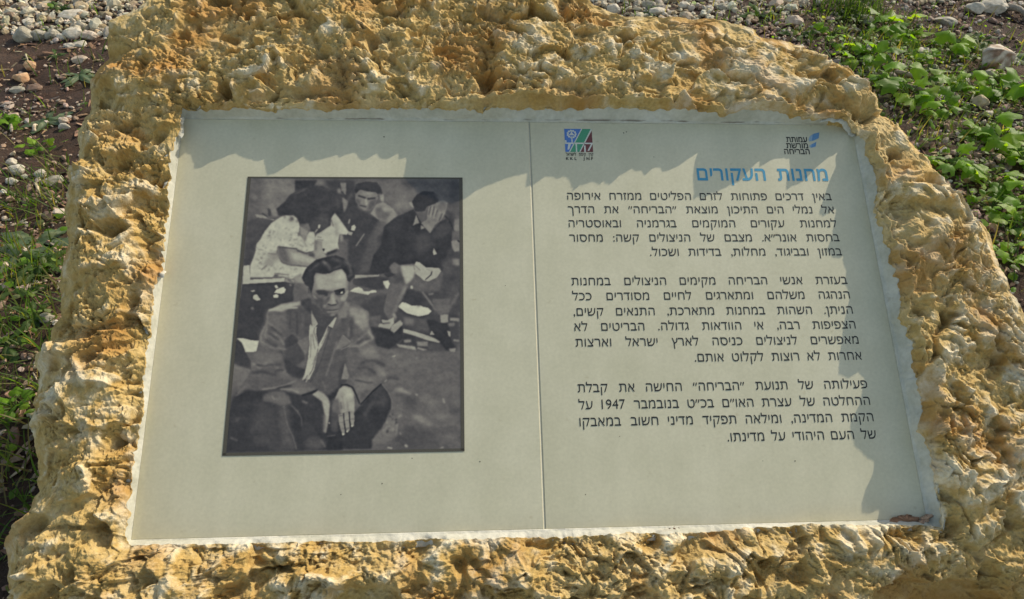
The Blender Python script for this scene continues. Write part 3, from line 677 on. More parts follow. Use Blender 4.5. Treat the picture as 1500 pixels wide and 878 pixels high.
    P('B', 70, 2.5, (1020, 720), (1120, 600), (1220, 560), (1260, 680), (1200, 760), (1060, 800)); P('B', 74, 4, (800, 760), (960, 700), (1060, 860), (900, 1000), (820, 900)); P('B', 64, 4, (450, 650), (600, 540), (700, 520), (560, 700)); T('B', 62, 20, 2.5, (760, 620), (720, 900), (760, 1060)); T('B', 78, 14, 2, (930, 800), (870, 1000)); T('B', 68, 16, 2, (520, 720), (560, 900), (460, 1100))
    P('B', 128, .6, (830, 500), (870, 600), (830, 612), (790, 635)); P('B', 50, .8, (780, 640), (880, 610), (890, 680), (840, 720))
    P('B', 92, .8, (840, 460), (960, 430), (1000, 560), (900, 600), (860, 540)); P('B', 122, .6, (985, 390), (1060, 358), (1160, 318), (1215, 350), (1190, 470), (1140, 560), (1060, 620), (1000, 722), (940, 660), (890, 600), (960, 560), (970, 470)); P('B', 122, .6, (885, 620), (940, 660), (890, 680))
    P('B', 54, .7, (778, 340), (830, 260), (920, 208), (1040, 218), (1130, 285), (1100, 340), (1060, 362), (960, 400), (930, 455), (820, 460), (790, 395)); P('B', 92, 1.5, (1050, 235), (1150, 280), (1190, 300), (1110, 320)); P('B', 134, .6, (740, 350), (775, 340), (805, 420), (770, 400))
    for p in (((1010, 400), (985, 500)), ((1050, 400), (1030, 500)), ((1090, 440), (1060, 520)), ((1150, 490), (1110, 570))): T('B', 74, 12, .7, *p)
    for p in (((1030, 400), (1005, 520)), ((1075, 420), (1045, 540)), ((1125, 470), (1085, 560)), ((1170, 470), (1150, 520))): T('B', 142, 14, .8, *p)
    P('B', 108, 2, (1090, 340), (1200, 330), (1190, 420), (1110, 430)); P('B', 70, 2, (1190, 450), (1290, 470), (1300, 700), (1220, 640)); T('B', 52, 22, .8, (1190, 520), (1230, 560), (1290, 690))
    P('D', 70, 1.5, (1240, 100), (1360, 150), (1360, 875), (1250, 875), (1120, 600), (1180, 300)); P('B', 120, 1, (1300, 560), (1362, 545), (1362, 700), (1290, 690)); P('D', 130, .8, (1262, 30), (1360, 10), (1360, 150), (1300, 160), (1275, 120)); T('D', 44, 18, .6, (1340, 22), (1360, 35)); P('D', 122, 1.2, (1270, 245), (1360, 248), (1360, 330), (1270, 320)); P('D', 86, 3, (1150, 280), (1260, 230), (1280, 420), (1170, 430)); P('D', 160, .4, (1045, 110), (1082, 185), (1045, 200), (1033, 160))
    P('D', 96, .8, (500, 350), (560, 285), (620, 320), (800, 322), (822, 400), (800, 460), (740, 560), (620, 740), (560, 900), (590, 1000), (500, 1000), (430, 875), (470, 680), (550, 480), (580, 450)); P('D', 165, 1.4, (640, 330), (800, 328), (822, 400), (785, 490), (710, 560), (670, 460), (650, 380)); P('D', 82, 1.5, (520, 420), (640, 410), (680, 520), (560, 560)); P('D', 110, 1.4, (510, 350), (560, 290), (620, 325), (600, 410), (530, 410)); T('D', 122, 40, 1.5, (700, 590), (610, 790), (560, 875)); P('D', 58, .8, (500, 400), (580, 440), (480, 480), (430, 430))
    P('D', 158, .5, (828, 278), (870, 288), (950, 350), (1105, 358), (1135, 395), (1085, 470), (985, 520), (920, 508), (870, 460), (820, 425), (808, 330)); T('D', 120, 12, .5, (810, 320), (880, 385)); T('D', 56, 13, .4, (1022, 400), (1012, 440), (945, 498)); T('D', 135, 12, .6, (960, 370), (1030, 400))
    for g, p in ((192, [(420, 515), (490, 508), (510, 550), (482, 615), (460, 600), (430, 545)]), (184, [(20, 640), (80, 600), (130, 588), (170, 610), (190, 642), (250, 645), (290, 625), (340, 625), (345, 655), (270, 662), (245, 686), (150, 668), (60, 650)]), (180, [(720, 690), (760, 683), (820, 722), (720, 726)]), (165, [(760, 575), (785, 570), (792, 612), (765, 612)])): P('D', g, .5, *p)
    P('D', 66, 1, (380, 460), (520, 490), (420, 520), (440, 620), (340, 620), (250, 600), (60, 560), (60, 490)); P('D', 84, 3, (0, 690), (160, 680), (430, 770), (420, 830), (340, 840), (240, 860), (60, 790)); T('D', 105, 18, 1, (360, 820), (420, 775))
    # ---- ground, right
    P('F', 70, 2, (230, -20), (470, -160), (1420, -200), (1440, 420), (1400, 540), (1100, 530), (600, 520), (400, 450), (340, 150))
    P('F', 192, .5, (690, -5), (740, -60), (790, -50), (860, -15), (960, -25), (1000, 0), (1060, 8), (1100, 50), (1060, 90), (950, 116), (870, 95), (800, 75))
    T('D', 112, 26, .7, (905, 655), (1070, 860)); P('D', 112, .8, (975, 670), (1040, 660), (1050, 680), (990, 690)); P('D', 76, 2, (1290, 500), (1360, 470), (1360, 700), (1220, 875), (1080, 875), (1150, 760)); P('F', 94, 1, (1110, -100), (1330, -100), (1325, 0), (1310, 110), (1200, 100), (1120, 20)); T('D', 108, 22, 1.5, (1350, 660), (1230, 860))
    P('D', 62, 1.5, (700, 600), (900, 660), (960, 760), (860, 830), (760, 760), (680, 730)); P('D', 96, .8, (470, 680), (700, 580), (620, 740), (570, 880), (590, 1000), (500, 1000), (430, 875)); T('D', 124, 36, 1.5, (695, 600), (610, 790), (575, 880))
    P('F', 92, 1, (330, 120), (480, 100), (480, 240), (360, 240)); P('F', 150, .6, (490, 150), (560, 165), (640, 125), (645, 195), (590, 270), (450, 240), (465, 200), (530, 210), (500, 190)); T('F', 84, 14, .7, (510, 200), (590, 195)); P('F', 142, .7, (610, 230), (720, 160), (752, 200), (740, 230), (645, 318), (600, 290)); P('F', 54, .8, (345, 240), (600, 290), (645, 325), (742, 225), (750, 380), (700, 420), (590, 520), (440, 480)); P('F', 130, 1, (640, 60), (680, 130), (650, 140), (625, 90)); P('F', 112, 2, (760, 120), (900, 150), (890, 230), (770, 210)); P('F', 84, 2, (900, 120), (1060, 150), (1080, 320), (900, 280))
    P('F', 154, .5, (755, 265), (900, 300), (1060, 350), (1215, 415), (1195, 440), (1040, 402), (900, 352), (758, 310)); P('F', 60, .8, (760, 330), (900, 365), (920, 470), (740, 440)); P('F', 132, 1, (760, 400), (850, 400), (850, 430), (770, 435)); P('F', 140, .8, (670, 450), (900, 485), (915, 530), (700, 490)); P('F', 130, 1, (920, 425), (1060, 420), (1060, 480), (930, 475)); P('F', 145, .8, (925, 490), (1050, 520), (1000, 535), (930, 510)); P('F', 80, 1, (1060, 430), (1200, 450), (1230, 540), (1060, 520))
    P('F', 134, .7, (1205, 95), (1305, 90), (1305, 180), (1260, 200), (1215, 190)); P('F', 52, 1, (1040, 160), (1130, 150), (1200, 195), (1300, 200), (1340, 400), (1400, 500), (1390, 555), (1280, 530), (1200, 420), (1100, 340)); P('F', 132, .8, (1310, 510), (1400, 500), (1390, 555), (1330, 545)); P('F', 134, .8, (1325, 132), (1440, 135), (1440, 178), (1325, 165)); P('F', 146, .6, (1290, 288), (1330, 300), (1335, 370), (1310, 350)); P('F', 110, 1, (1310, 200), (1390, 190), (1380, 230), (1310, 235)); P('F', 120, .8, (1370, 395), (1440, 400), (1440, 425), (1370, 415)); P('F', 140, .5, (1100, 285), (1140, 340), (1080, 340))
    P('F', 97, 2, (420, 500), (590, 525), (700, 500), (930, 540), (1100, 550), (1300, 570), (1440, 550), (1440, 1700), (300, 1700), (540, 875))
    P('F', 104, 5, (560, 560), (900, 600), (800, 760), (580, 740)); P('F', 150, .6, (610, 605), (660, 585), (655, 610)); P('F', 130, 1, (1060, 625), (1085, 615), (1080, 640)); P('F', 126, 1, (900, 625), (935, 600), (930, 635))
    P('H', 132, 1.6, (560, 135), (650, 128), (770, 205), (700, 205), (600, 170)); P('H', 116, 4, (830, 240), (980, 235), (1030, 340), (930, 340)); P('H', 126, 2, (755, 420), (830, 420), (960, 510), (1010, 548), (910, 540), (820, 490)); P('H', 114, 3, (1000, 400), (1180, 405), (1160, 470), (1040, 490)); P('H', 78, 5, (560, 640), (700, 540), (900, 560), (1000, 600), (1250, 560), (1280, 780), (480, 790)); P('H', 78, 4, (600, 210), (800, 230), (850, 370), (700, 350)); P('H', 78, 3, (1150, 340), (1270, 360), (1270, 420), (1180, 410)); P('H', 100, 4, (1000, 580), (1250, 600), (1250, 740), (1050, 740))
    P('H', 106, 1.5, (545, 320), (640, 350), (650, 420), (600, 480), (600, 640), (540, 700), (460, 720), (330, 720), (340, 680), (440, 590), (520, 420)); 
    for _ in range(34):
        x, y = rr.uniform(350, 640), rr.uniform(380, 720); T('H', rr.choice((70, 84, 118, 128)), rr.uniform(10, 24), 1, (x, y), (x + rr.uniform(-22, 22), y + rr.uniform(-22, 22)))
    T('H', 70, 22, 1.4, (490, 35), (540, 25), (610, 42)); T('H', 140, 22, .8, (475, 50), (470, 60)); T('H', 150, 26, .7, (690, 752), (700, 760)); T('H', 150, 16, .7, (500, 775), (540, 782)); T('H', 140, 20, .8, (800, 205), (812, 212)); T('H', 130, 18, .8, (1090, 250), (1105, 290)); T('H', 130, 16, .8, (1065, 780), (1090, 772)); T('H', 128, 14, 1, (600, 520), (590, 620))
    # ---- left edge
    P('E', 190, .5, (222, 383), (300, 382), (400, 406), (496, 414), (478, 490), (462, 545), (330, 546), (308, 490), (285, 440), (250, 400)); P('E', 64, .8, (195, 430), (230, 400), (280, 430), (325, 550), (400, 660), (400, 770), (300, 740), (180, 690)); P('E', 108, 2, (185, 690), (300, 740), (400, 765), (350, 875), (300, 1000), (140, 1000), (165, 850)); P('G', 88, 3, (120, 120), (260, 120), (160, 240), (110, 250)); P('G', 60, 2.5, (150, 240), (300, 90), (480, 180), (420, 300), (300, 600), (60, 840), (95, 480))
    # ---- man in front: jacket, trousers
    P('P', 94, .7, (394, 455), (412, 446), (440, 440), (458, 434), (500, 440), (522, 446), (531, 451), (540, 457), (541, 478), (546, 496), (544, 502), (552, 515), (558, 526), (564, 536), (567, 546), (566, 556), (557, 562), (545, 572), (529, 592), (525, 587), (518, 569), (508, 563), (500, 566), (480, 585), (466, 571), (443, 580), (420, 575), (405, 570), (386, 571), (370, 580), (345, 580), (357, 561), (361, 555), (368, 544), (369, 528), (376, 515), (380, 498), (381, 491), (391, 470), (392, 457))
    P('G', 57, 1.5, (90, 480), (160, 260), (300, 150), (480, 170), (640, 150), (800, 190), (900, 210), (1060, 170), (1180, 320), (1180, 640), (1320, 640), (1320, 800), (60, 835)); P('H', 55, 1, (-120, 300), (0, 560), (200, 330), (330, 185), (430, 92), (500, 175), (535, 260), (535, 350), (440, 555), (330, 690), (325, 790), (-200, 790)); P('H', 70, 3, (300, 240), (420, 110), (500, 200), (500, 330), (380, 330)); T('H', 112, 10, .6, (440, 98), (505, 180), (545, 270), (545, 360)); T('H', 36, 16, .6, (210, 310), (330, 180), (425, 96)); T('H', 80, 30, 2, (330, 300), (250, 420))
    P('G', 70, 4, (420, 300), (560, 300), (640, 420), (620, 700), (700, 790), (430, 790), (330, 640)); P('G', 82, 3, (640, 280), (740, 300), (760, 500), (830, 790), (660, 790)); P('G', 102, 1.5, (490, 205), (600, 165), (700, 172), (765, 235), (780, 310), (700, 325), (590, 300), (470, 270)); T('G', 130, 14, .8, (575, 225), (600, 260)); T('G', 102, 9, .7, (700, 330), (720, 440), (740, 540), (800, 660), (835, 790)); T('G', 102, 10, .8, (780, 320), (850, 390), (890, 460), (895, 540)); T('G', 82, 10, 1.5, (440, 480), (390, 570), (330, 610)); P('G', 80, 2.5, (920, 680), (1060, 650), (1150, 720), (1100, 790), (930, 790)); T('G', 95, 24, 1, (1100, 700), (1140, 760)); T('G', 92, 16, 1, (130, 670), (200, 700)); T('G', 84, 20, 1.5, (190, 490), (210, 470)); P('G', 46, 1.2, (1180, 650), (1330, 650), (1330, 800), (1170, 800)); T('G', 88, 8, .6, (1170, 655), (1250, 642)); P('G', 60, 2, (880, 210), (1060, 180), (1120, 300), (1130, 480), (1100, 640), (900, 650), (900, 450)); P('G', 78, 6, (500, 740), (700, 740), (680, 800), (480, 800))
    P('G', 150, 1, (1005, 205), (1060, 158), (1130, 175), (1180, 230), (1195, 300), (1192, 420), (1175, 500), (1150, 620), (1130, 600), (1140, 430), (1110, 280)); P('G', 105, 1.5, (1120, 420), (1150, 430), (1150, 600), (1125, 620)); T('G', 36, 14, .8, (900, 215), (1000, 190), (1050, 165)); T('G', 180, 16, .4, (1188, 510), (1190, 514)); P('G', 108, 1, (890, 265), (960, 290), (950, 305), (900, 290))
    P('G', 50, 1.2, (1190, 100), (1320, 60), (1320, 140), (1270, 240), (1210, 240)); P('J', 56, 1.2, (260, 60), (480, 20), (500, 90), (450, 200), (400, 350), (400, 640), (380, 500), (390, 260))
    # jacket modelling
    P('E', 72, 1.2, (800, 520), (970, 440), (1040, 560), (1052, 640), (960, 720), (840, 800), (920, 860), (1040, 875), (1090, 640), (1060, 760), (860, 810), (800, 700)); P('E', 64, 1, (800, 400), (900, 330), (965, 370), (970, 440), (800, 520)); P('E', 108, .7, (985, 410), (1100, 350), (1110, 440), (1062, 620), (1040, 540), (970, 435)); P('E', 80, 2, (820, 20), (1120, 20), (1110, 330), (960, 370), (920, 300), (850, 300)); T('E', 100, 26, 2, (1040, 80), (1020, 260)); T('E', 62, 14, 1, (960, 60), (960, 330)); T('E', 66, 10, .8, (880, 60), (870, 260)); P('E', 60, 1, (800, 620), (830, 800), (1000, 870), (1060, 760), (950, 720))
    P('P', 86, 1.5, (480, 500), (500, 470), (512, 500), (505, 560), (480, 580), (462, 570), (452, 556), (466, 530)); T('P', 76, 1.6, .6, (488, 470), (470, 530), (455, 560)); T('P', 108, 2.4, 1, (494, 500), (478, 550)); P('P', 70, 1.2, (497, 540), (506, 530), (508, 560), (495, 567))
    for p in (((600, 178), (680, 250), (800, 370)), ((600, 190), (520, 340), (520, 420), (640, 488), (810, 515)), ((585, 340), (640, 360), (720, 412)), ((650, 310), (740, 360), (800, 460)), ((440, 690), (560, 690), (660, 672)), ((420, 690), (500, 740), (680, 712), (800, 790)), ((590, 250), (570, 340), (590, 410), (680, 470)), ((620, 40), (600, 80), (598, 170))): (T('E', 104, 44, 2.4, *p), T('E', 126, 14, .9, *p))
    for p in (((630, 325), (725, 395)), ((585, 400), (640, 450), (710, 482)), ((470, 705), (560, 725), (650, 705), (760, 700)), ((690, 790), (760, 760), (790, 775)), ((760, 540), (805, 620)), ((640, 240), (790, 360)), ((420, 800), (540, 790), (700, 830))): (T('E', 78, 34, 2.2, *p), T('E', 62, 12, 1.1, *p))
    P('E', 104, 2.5, (480, 560), (700, 540), (790, 600), (760, 680), (460, 680)); P('E', 104, 2.5, (620, 80), (800, 60), (820, 220), (700, 220)); P('C', 158, 1.2, (455, 875), (600, 800), (830, 765), (840, 800), (700, 850), (600, 890)); T('E', 162, 18, .8, (620, 40), (740, 5), (960, 8)); P('G', 88, 2, (300, 60), (600, 40), (800, 40), (600, 110), (380, 150)); T('G', 128, 12, .8, (470, 150), (620, 130), (740, 95), (830, 60)); P('G', 112, 1.5, (700, 150), (850, 130), (1000, 130), (1060, 152), (900, 205), (800, 180)); T('G', 58, 14, 1, (630, 140), (780, 110)); T('G', 44, 12, .7, (905, 212), (1000, 180), (1058, 155)); P('G', 100, 2, (780, 60), (900, 60), (1040, 130), (860, 120)); T('G', 135, 10, .8, (670, 148), (770, 150), (860, 185))
    P('F', 138, 2, (60, 0), (240, 5), (325, 80), (335, 250), (260, 290), (160, 180)); P('F', 70, 2, (100, 150), (150, 110), (140, 330), (110, 420), (90, 300)); P('F', 74, 2, (20, 0), (60, 0), (70, 200), (20, 300), (0, 200)); T('F', 118, 18, 1.2, (95, 250), (85, 360)); T('F', 106, 18, 2, (40, 30), (45, 220))
    for p, w in ((((120, 455), (230, 370), (330, 280)), 18), (((115, 490), (230, 480), (330, 410), (375, 385)), 22), (((330, 290), (345, 330), (380, 370)), 20)): (T('F', 116, w * 2.2, 2.2, *p), T('F', 138, w, 1.1, *p))
    for p, w in ((((130, 440), (250, 340), (310, 290)), 12), (((200, 440), (270, 395), (350, 390)), 16), (((240, 690), (320, 655), (400, 655), (520, 715)), 26), (((180, 690), (110, 660)), 18), (((200, 750), (300, 740), (370, 770), (420, 815)), 20), (((110, 500), (190, 500)), 14)): T('F', 66, w * 1.3, 1.5, *p)
    P('F', 116, 2, (210, 490), (380, 460), (470, 620), (330, 620), (200, 580)); P('F', 118, 2, (420, 700), (530, 740), (550, 860), (440, 830)); P('F', 96, 2, (60, 560), (180, 520), (200, 650), (90, 760)); P('F', 112, .8, (10, 340), (110, 430), (0, 512), (-80, 520)); T('F', 140, 8, .5, (20, 345), (108, 425)); T('F', 132, 8, .5, (105, 470), (0, 520)); P('F', 124, .7, (45, 680), (95, 840), (80, 880), (0, 880)); P('H', 108, 2, (80, 20), (400, 0), (460, 50), (330, 140), (200, 270), (130, 130)); T('H', 42, 16, .6, (0, 105), (60, 100), (120, 130), (155, 200), (195, 300)); P('H', 84, 2, (200, 200), (320, 130), (210, 290)); T('H', 66, 12, 1, (150, 50), (280, 80), (330, 75))
    # shirt and chest
    P('E', 74, .8, (1140, 30), (1320, 0), (1440, 60), (1430, 115), (1320, 250), (1220, 465), (1175, 330), (1200, 210))
    P('E', 168, .45, (1135, 18), (1165, 110), (1212, 205), (1172, 255), (1200, 240), (1192, 330), (1220, 460), (1218, 510), (1150, 760), (1105, 880), (1040, 880), (1092, 640), (1112, 450), (1105, 320), (1118, 205), (1150, 240)); P('E', 148, .7, (1135, 25), (1205, 200), (1170, 240), (1140, 200))
    P('E', 166, .45, (1432, 115), (1442, 130), (1392, 262), (1340, 232), (1330, 320), (1260, 480), (1210, 560), (1170, 760), (1110, 880), (1090, 880), (1150, 740), (1190, 560), (1225, 460), (1285, 350), (1330, 240))
    T('E', 84, 8, .5, (1215, 510), (1190, 620), (1150, 760), (1085, 875)); T('E', 98, 7, .5, (1150, 330), (1158, 420), (1180, 515)); T('E', 104, 7, .5, (1130, 330), (1128, 500), (1120, 620)); T('E', 90, 8, .4, (1172, 255), (1165, 310), (1200, 400), (1220, 470)); T('E', 84, 7, .5, (1340, 235), (1322, 320), (1260, 450)); T('E', 60, 8, .5, (1345, 240), (1390, 262)); T('E', 110, 8, .6, (1185, 600), (1150, 700)); T('G', 160, 14, .5, (925, 0), (905, 45)); T('G', 160, 10, .5, (975, 0), (940, 70)); T('G', 60, 6, .5, (955, 0), (920, 60)); T('G', 104, 16, 1, (1115, 70), (1150, 150))
    # right hand
    P('J', 150, .8, (500, 85), (560, 48), (640, 72), (682, 130), (697, 240), (692, 390), (620, 375), (540, 405), (480, 375), (430, 345), (450, 200)); P('J', 98, 1.8, (410, 230), (480, 200), (520, 290), (510, 420), (480, 520), (420, 480), (400, 350)); P('J', 78, 1.5, (390, 380), (490, 400), (480, 640), (400, 640)); P('J', 168, 1.6, (560, 80), (650, 90), (680, 180), (600, 200)); T('J', 120, 14, 1, (540, 180), (560, 340)); T('J', 118, 12, 1, (605, 250), (610, 360)); T('J', 95, 14, .8, (520, 260), (530, 340))
    P('J', 132, .5, (490, 420), (545, 400), (556, 480), (562, 570), (574, 670), (545, 690), (525, 620), (500, 540)); P('J', 134, .5, (565, 392), (615, 378), (628, 480), (634, 620), (605, 648), (578, 570), (565, 480)); P('J', 136, .5, (638, 372), (690, 372), (694, 470), (690, 560), (660, 578), (642, 510))
    for p in (((556, 400), (562, 500), (576, 600)), ((628, 385), (634, 480), (640, 560))): T('J', 44, 9, .5, *p)
    T('J', 70, 6, .4, (505, 432), (548, 432)); T('J', 100, 8, .5, (510, 520), (555, 520)); T('J', 100, 8, .5, (575, 495), (625, 490)); T('J', 100, 8, .5, (645, 475), (690, 475)); T('J', 90, 14, .8, (585, 600), (628, 590)); T('J', 96, 16, 1, (525, 600), (560, 600))
    for p in ((548, 668), (600, 632), (662, 562)): T('J', 205, 18, .4, p, (p[0] + 3, p[1] + 3))
    # head
    P('I', 74, 1, (180, 600), (320, 700), (520, 760), (520, 800), (480, 800), (420, 878), (300, 878), (220, 760), (200, 690)); P('I', 66, 1, (90, 600), (200, 570), (215, 680), (200, 760), (90, 650)); P('I', 120, 1.2, (530, 700), (600, 600), (660, 640), (620, 800), (520, 820))
    P('I', 112, .7, (235, 300), (330, 275), (430, 280), (560, 228), (615, 290), (638, 420), (640, 500), (606, 600), (556, 680), (500, 755), (440, 785), (390, 780), (320, 715), (235, 590), (215, 460)); P('I', 138, 2.6, (240, 300), (330, 290), (430, 285), (560, 235), (616, 300), (625, 420), (600, 470), (500, 480), (400, 485), (270, 480)); P('I', 156, 2.2, (262, 315), (330, 305), (420, 295), (550, 235), (608, 300), (618, 400), (600, 455), (500, 465), (400, 470), (290, 470), (250, 400)); P('I', 148, 2, (340, 375), (520, 365), (520, 395), (340, 395)); P('I', 172, 1.2, (500, 260), (570, 250), (600, 330), (520, 350))
    P('I', 84, 2.2, (225, 500), (290, 560), (370, 590), (380, 660), (340, 740), (270, 660), (225, 590)); P('I', 140, 1, (230, 530), (270, 570), (290, 590), (240, 570)); P('I', 142, 1, (555, 540), (640, 470), (630, 560), (600, 610), (550, 610)); P('I', 122, 1.2, (220, 350), (250, 320), (270, 460), (225, 480))
    P('I', 68, .9, (260, 495), (330, 488), (410, 505), (400, 550), (330, 565), (290, 540)); T('I', 62, 18, 1.1, (270, 492), (340, 490), (410, 500)); T('I', 60, 10, .7, (300, 528), (345, 524), (385, 534)); T('I', 118, 8, .7, (310, 556), (380, 560)); T('I', 108, 14, .8, (300, 540), (360, 545)); P('I', 58, .7, (475, 495), (520, 475), (590, 462), (605, 500), (590, 530), (520, 545), (490, 530)); T('I', 50, 16, .6, (480, 492), (590, 468)); P('I', 202, .35, (545, 505), (578, 495), (575, 518), (550, 522)); T('I', 30, 14, .3, (540, 500), (545, 508)); P('I', 92, 1, (420, 490), (480, 490), (440, 540), (410, 540)); P('I', 92, 1, (510, 545), (580, 540), (540, 575))
    P('I', 134, 1.6, (440, 515), (475, 530), (500, 620), (480, 655), (440, 650), (400, 630), (430, 600)); T('I', 160, 14, 1.2, (452, 530), (462, 580), (468, 620)); T('I', 150, 16, 1, (462, 628), (478, 632)); T('I', 142, 12, .8, (400, 632), (412, 628)); P('I', 88, .9, (400, 560), (430, 545), (420, 600), (385, 640), (350, 620)); T('I', 52, 14, .6, (405, 645), (440, 660), (500, 650)); T('I', 84, 18, .8, (500, 600), (520, 640)); P('I', 98, 1.6, (380, 665), (440, 670), (510, 665), (520, 700), (400, 715)); T('I', 118, 14, .8, (420, 690), (500, 680)); T('I', 58, 10, .6, (378, 716), (450, 719), (522, 705)); T('I', 128, 14, .9, (405, 735), (470, 738), (525, 718)); T('I', 84, 10, 1, (420, 752), (500, 742)); P('I', 80, 1, (340, 690), (380, 700), (390, 745), (470, 760), (500, 770), (400, 795), (330, 750)); P('I', 94, 1.4, (540, 640), (600, 600), (570, 690), (500, 770), (530, 690)); T('I', 128, 20, 1, (440, 770), (480, 765)); P('I', 132, 1, (345, 650), (385, 655), (370, 690), (345, 680))
    P('I', 108, .8, (140, 430), (185, 440), (200, 560), (165, 550), (150, 500)); P('I', 70, .8, (165, 450), (185, 460), (190, 530), (172, 510))
    P('I', 54, .7, (98, 335), (130, 260), (165, 205), (260, 130), (400, 88), (500, 75), (590, 110), (650, 180), (705, 240), (712, 320), (660, 385), (630, 370), (612, 290), (565, 230), (480, 250), (420, 285), (350, 292), (260, 275), (240, 320), (235, 420), (205, 520), (175, 440), (140, 420), (110, 370))
    for g, w, b, p in ((100, 26, 1.6, ((345, 150), (400, 190), (430, 240))), (92, 22, 1.6, ((450, 110), (540, 140), (600, 200))), (100, 20, 1.3, ((600, 140), (660, 200), (670, 280))), (88, 20, 1.3, ((640, 320), (690, 290))), (96, 16, 1.2, ((470, 230), (540, 200))), (84, 14, 1, ((230, 220), (300, 170))), (74, 14, 1, ((180, 260), (230, 230))), (110, 14, 1, ((350, 150), (380, 165))), (44, 14, 1, ((300, 240), (400, 250))), (44, 16, 1.4, ((560, 160), (620, 250)))): T('I', g, w, b, *p)
    # print grain
    img[:] = img + .30 * (img - blur(img, 4.5)) * np.clip((200 - img) / 120, .2, 1)
    k = .55 + .45 * np.clip((img - 50) / 60, 0, 1)
    img[:] = img + k * (9 * fbm(xx / 26 + .3 * yy / 26, yy / 15, 821, 3) + 6 * vn(xx / 9 - yy / 14, yy / 10, 825))
    img[:] = img + 5 * fbm(xx / 5.5, yy / 5.5, 801, 3) + 3.5 * vn(xx / 1.7, yy / 1.7, 811) + 4 * fbm(xx / 60, yy / 60, 815, 2)
    # ---- lay it on the board as a fine grid of ink
    u0, u1, v0, v1 = -.3990, -.0978, -.1915, .1965
    nc, nr = 330, 425
    uu, vv = np.meshgrid(np.linspace(u0, u1, nc), np.linspace(v1, v0, nr))
    Wp = to_world(uu, vv, np.full(uu.shape, TOP + .0003))
    px, py = to_pix(Wp); fx = np.clip((px - X0) * SS, 0, Wc - 1.01); fy = np.clip((py - Y0) * SS, 0, Hc - 1.01)
    ix, iy = fx.astype(int), fy.astype(int); tx, ty = fx - ix, fy - iy
    g = (img[iy, ix] * (1 - tx) + img[iy, ix + 1] * tx) * (1 - ty) + (img[iy + 1, ix] * (1 - tx) + img[iy + 1, ix + 1] * tx) * ty
    lv = [30, 60, 95, 130, 165, 200, 230]
    rgb = np.stack([np.interp(g, lv, c) for c in ([30, 60, 96, 133, 166, 197, 214], [30, 58, 91, 127, 162, 193, 209], [31, 58, 87, 116, 143, 167, 179])], -1) / 255
    lin = np.where(rgb <= .04045, rgb / 12.92, ((rgb + .055) / 1.055) ** 2.4) * PRINT_GAIN
    me = mesh_np('photograph', Wp.reshape(-1, 3), grid_faces(nr, nc, False, True)); vcol(me, 'ink', lin.reshape(-1, 3))
    ph = link('photograph', me, PL, M_PRINT); ph['label'] = 'black and white photograph of seated men and a woman on benches'
    bw = .0042
    fr = []
    for a in ((u0 - .0012, u1 + .0012, v1 - .0012, v1 + .0012), (u0 - .0012, u1 + .0012, v0 - .0012, v0 + .0026), (u0 - .0012, u0 + .0035, v0, v1), (u1 - .0035, u1 + .0012, v0, v1)):
        fr.append([(a[0], a[2]), (a[1], a[2]), (a[1], a[3]), (a[0], a[3])])
    link('photograph_border', flat_mesh('photograph_border', fr, TOP + .0005), ph, ink('border_ink', (.085, .078, .060)))
PRINT_GAIN = 1.20
photograph()

#NAT0#
# ------------------------------------------------------------------ ground cover
rng = np.random.default_rng(11)
import bmesh
def ico(sub):
    bm = bmesh.new(); bmesh.ops.create_icosphere(bm, subdivisions=sub, radius=1.0)
    V = np.array([v.co[:] for v in bm.verts]); F = np.array([[v.index for v in f.verts] for f in bm.faces]); bm.free(); return V, F
ICO1, ICO2, ICO3, ICO5 = ico(1), ico(2), ico(3), ico(5)
def rot_matrices(n, tilt):
    a = rng.uniform(0, 2 * np.pi, n); b = rng.normal(0, tilt, n); c = rng.normal(0, tilt, n); z = np.zeros(n); o = np.ones(n)
    Rz = np.stack([np.cos(a), -np.sin(a), z, np.sin(a), np.cos(a), z, z, z, o], -1).reshape(n, 3, 3)
    Rx = np.stack([o, z, z, z, np.cos(b), -np.sin(b), z, np.sin(b), np.cos(b)], -1).reshape(n, 3, 3)
    Ry = np.stack([np.cos(c), z, np.sin(c), z, o, z, -np.sin(c), z, np.cos(c)], -1).reshape(n, 3, 3)
    return Rx @ Ry @ Rz
def pebbles(base, xy, size, sx, sy, sz, col, jit=.16, tilt=.3, lift=.25):
    V, F = base; n = len(xy)
    P = V[None] * (1 + rng.normal(0, jit, (n, len(V), 1)))
    P = np.sign(P) * np.abs(P) ** rng.uniform(.8, 1.15, (n, 1, 1))
    P = P * (np.stack([sx, sy, sz], -1) * size[:, None] * .5)[:, None, :]
    P = np.einsum('nij,nvj->nvi', rot_matrices(n, tilt), P)
    pos = np.column_stack([xy, gz(xy[:, 0], xy[:, 1]) + size * sz * lift])
    P = P + pos[:, None, :]
    Fa = (F[None] + (np.arange(n) * len(V))[:, None, None]).reshape(-1, F.shape[1])
    C = np.repeat(col, len(V), 0); return P.reshape(-1, 3), Fa, C
def join(parts):
    VV, FF, CC = [], [], []; n = 0
    for V, F, C in parts:
        VV.append(V); FF.append(F + n); CC.append(C); n += len(V)
    return np.concatenate(VV), FF, np.concatenate(CC)
def under_stone(x, y):
    u = (x - .03) / .66; v = (y - .80) / .50
    return u * u + v * v < .80
def seen(x, y, m=120):
    px, py = to_pix(np.stack([x, y, np.full_like(x, G0)], -1))
    return (px > -m * 2) & (px < IMW + m * 2) & (py > -m * 2) & (py < IMH + 40)
def scatter(n, x0, x1, y0, y1, dens=None):
    x = rng.uniform(x0, x1, n); y = rng.uniform(y0, y1, n)
    k = seen(x, y) & ~under_stone(x, y)
    if dens is not None: k &= rng.uniform(0, 1, n) < dens(x, y)
    return np.column_stack([x, y])[k]
